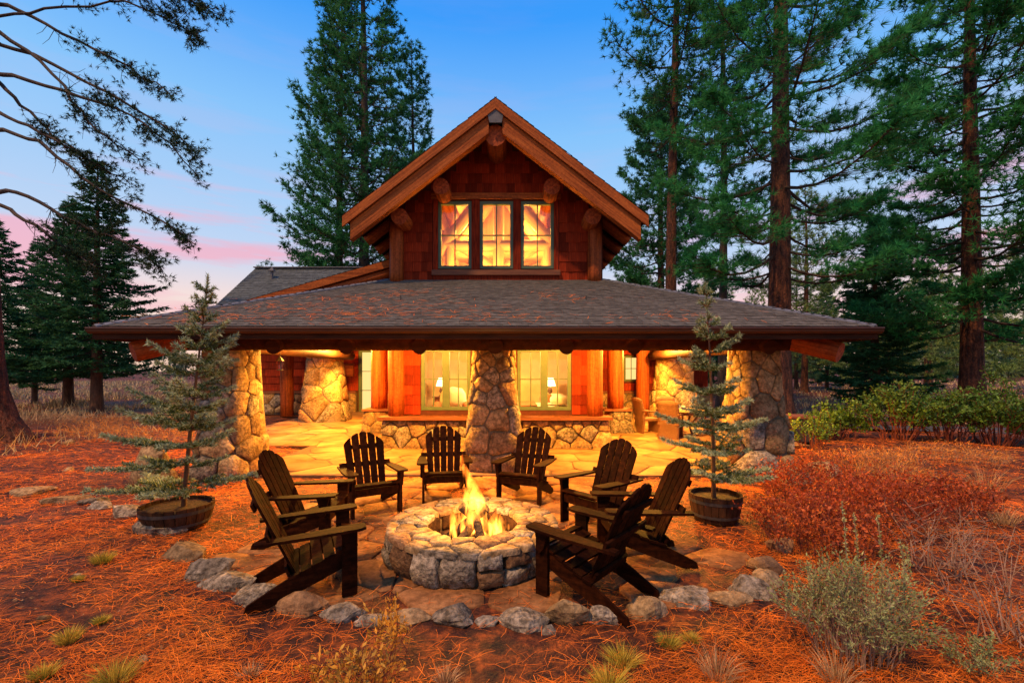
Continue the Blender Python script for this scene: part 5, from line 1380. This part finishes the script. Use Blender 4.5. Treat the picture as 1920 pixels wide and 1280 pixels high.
# ------------------------------------------------------------------ litter and meadow
rng = np.random.default_rng(123)
def scatter(n, x0, x1, y0, y1, pw):
    Y = y0 + (y1 - y0) * rng.uniform(0, 1, n) ** pw; X = rng.uniform(-1, 1, n) * (1.22 * Y + .4); X = X[(X > x0) & (X < x1)]; return X, Y[:0]
n = 170000
Y = 1.9 + 13 * rng.uniform(0, 1, n) ** 1.9; X = rng.uniform(-1.2, 1.2, n) * Y
cl = np.sin(X * 2.1 + 1.3 * np.sin(Y * 1.7)) + np.sin(Y * 2.7 + 1.1 * np.sin(X * 1.9 + 2)); keep = rng.uniform(-2.5, 1.6, n) < cl + .8 * np.sin(X * 5.1 + Y * 3.3) * np.sin(Y * 6.3 - X * 2.2)
patm = (np.abs(X + .33) < np.where(Y < 11.4, 4.85, 8.1)) & (Y > 8.35); keep &= ~patm
inner = np.hypot((X - PIT.x - .1) / 2.5, (Y - 4.95) / 2.1) < 1; keep &= ~(inner & (rng.uniform(0, 1, n) < .82)); keep &= np.hypot(X - PIT.x, Y - PIT.y) > 1.0
X, Y = X[keep], Y[keep]; n = len(X); Z = np.array([gz(a, b_) for a, b_ in zip(X, Y)]) + rng.uniform(.004, .03, n)
inner = np.hypot((X - PIT.x - .1) / 2.5, (Y - 4.95) / 2.1) < 1; Z[inner] = .016 + rng.uniform(0, .012, inner.sum())
a = rng.normal(.15, .9, n); L = rng.uniform(.07, .19, n); d = np.stack([np.cos(a), np.sin(a), rng.normal(0, .13, n)], 1); bend = np.stack([-np.sin(a), np.cos(a), np.zeros(n)], 1) * (rng.normal(0, .009, n))[:, None]
c = np.stack([X, Y, Z], 1); p0, p2 = c - d * (L / 2)[:, None], c + d * (L / 2)[:, None]; p1 = c + bend + [0, 0, .006]
W = (.0007 + .00014 * Y); S = np.stack([-np.sin(a), np.cos(a), rng.normal(0, .4, n)], 1) * W[:, None]
V = np.stack([p0 - S, p0 + S, p1 + S, p1 - S, p1 - S, p1 + S, p2 + S, p2 - S], 1).reshape(-1, 3)
tag(soup('pine_needle_litter', V, M['needle'], None, np.repeat(np.clip(rng.normal(.5, .28, n), 0, 1), 2), 4), 'fallen orange pine needles covering the ground', 'needles', None, 'stuff')
nn = 9000; Yl = 1.9 + 11 * rng.uniform(0, 1, nn) ** 1.7; Xl = rng.uniform(-1.2, 1.2, nn) * Yl
kl = ~((np.abs(Xl + .33) < 5) & (Yl > 8.3)) & (np.hypot((Xl - PIT.x), (Yl - PIT.y)) > 2.2); Xl, Yl = Xl[kl], Yl[kl]; nn = len(Xl)
Pl = np.stack([Xl, Yl, np.array([gz(a_, b_) for a_, b_ in zip(Xl, Yl)]) + .008], 1); Dl = np.stack([rng.normal(size=nn), rng.normal(size=nn), rng.uniform(-.1, .4, nn)], 1)
tag(soup('leaf_litter', leaves(Pl, Dl, rng.uniform(.012, .045, nn), rng.uniform(.008, .022, nn), rng), M['leaflitter'], None, rng.uniform(0, 1, nn), 4), 'dry leaf scraps and bark chips among the needles', 'leaf litter', None, 'stuff')
# drifts of needles on the porch roof: part of the roof
PV = []; TT = []
for (cx, s_, wx, ws, k) in ((-4.2, .22, .9, .10, 240), (-2.6, .16, .6, .08, 170), (-3.2, .45, .7, .08, 120), (-1.5, .30, .6, .10, 110), (-5.3, .12, .5, .05, 110), (1.0, .5, .5, .08, 70), (2.6, .10, .6, .05, 60), (-.2, .12, .7, .05, 90), (-2.2, .62, .5, .06, 70)):
    k = int(k * .6); u = np.clip(rng.normal(s_, ws, k), .01, .97); x = rng.normal(cx, wx, k); a = rng.uniform(-.8, .8, k) + (rng.random(k) < .3) * 1.2
    y = EY + (YW - EY) * u; z = EZ + (TZ - EZ) * u + .035; d = np.stack([np.cos(a), np.sin(a), np.sin(a) * .38], 1) * .085; S = np.stack([-np.sin(a), np.cos(a), np.cos(a) * .38], 1) * .004
    c = np.stack([x, y, z], 1); PV.append(np.stack([c - d - S, c - d + S, c + d + S, c + d - S], 1).reshape(-1, 3)); TT.append(rng.uniform(.2, .9, k))
tag(soup('roof_needles', np.concatenate(PV), M['needle'], proof, np.concatenate(TT), 4), kind='stuff')
# grey-gold brush of the meadow
n = 60000; Y = 10.5 + 75 * rng.uniform(0, 1, n) ** 2.2; X = np.where(rng.random(n) < .75, rng.uniform(-1.25, -.40, n), rng.uniform(.62, 1.25, n)) * Y
cl = np.sin(X * .9 + np.sin(Y * .7)) + np.sin(Y * 1.1 + np.sin(X * .8)); keep = (rng.uniform(-2.2, 1.0, n) < cl) & ((Y > 18) | (rng.random(n) < .06)) & ~((X > 0) & (Y < 16)); keep &= ~((X > -11) & (X < 9) & (Y < 23))
X, Y, cl = X[keep], Y[keep], cl[keep]; n = len(X); P = np.stack([X, Y, np.zeros(n)], 1); hh = (.22 + .16 * np.clip(cl, -1, 2)) * rng.uniform(.5, 1.3, n)
tag(soup('meadow_grass', blades(P, np.stack([rng.normal(0, .4, n), rng.normal(0, .4, n), np.ones(n)], 1), hh, .010 + .0016 * Y, rng), M['meadow'], None, rng.uniform(.1, .9, n)), 'grey-gold dry brush of the meadow beyond the yard', 'brush', None, 'stuff')
print('shingles', n_sh, 'objects', len(bpy.data.objects), 'tris', sum(sum(len(p.vertices) - 2 for p in me.polygons) for me in bpy.data.meshes if len(me.polygons) < 5000) + sum(len(me.polygons) * (len(me.polygons[0].vertices) - 2) for me in bpy.data.meshes if len(me.polygons) >= 5000))
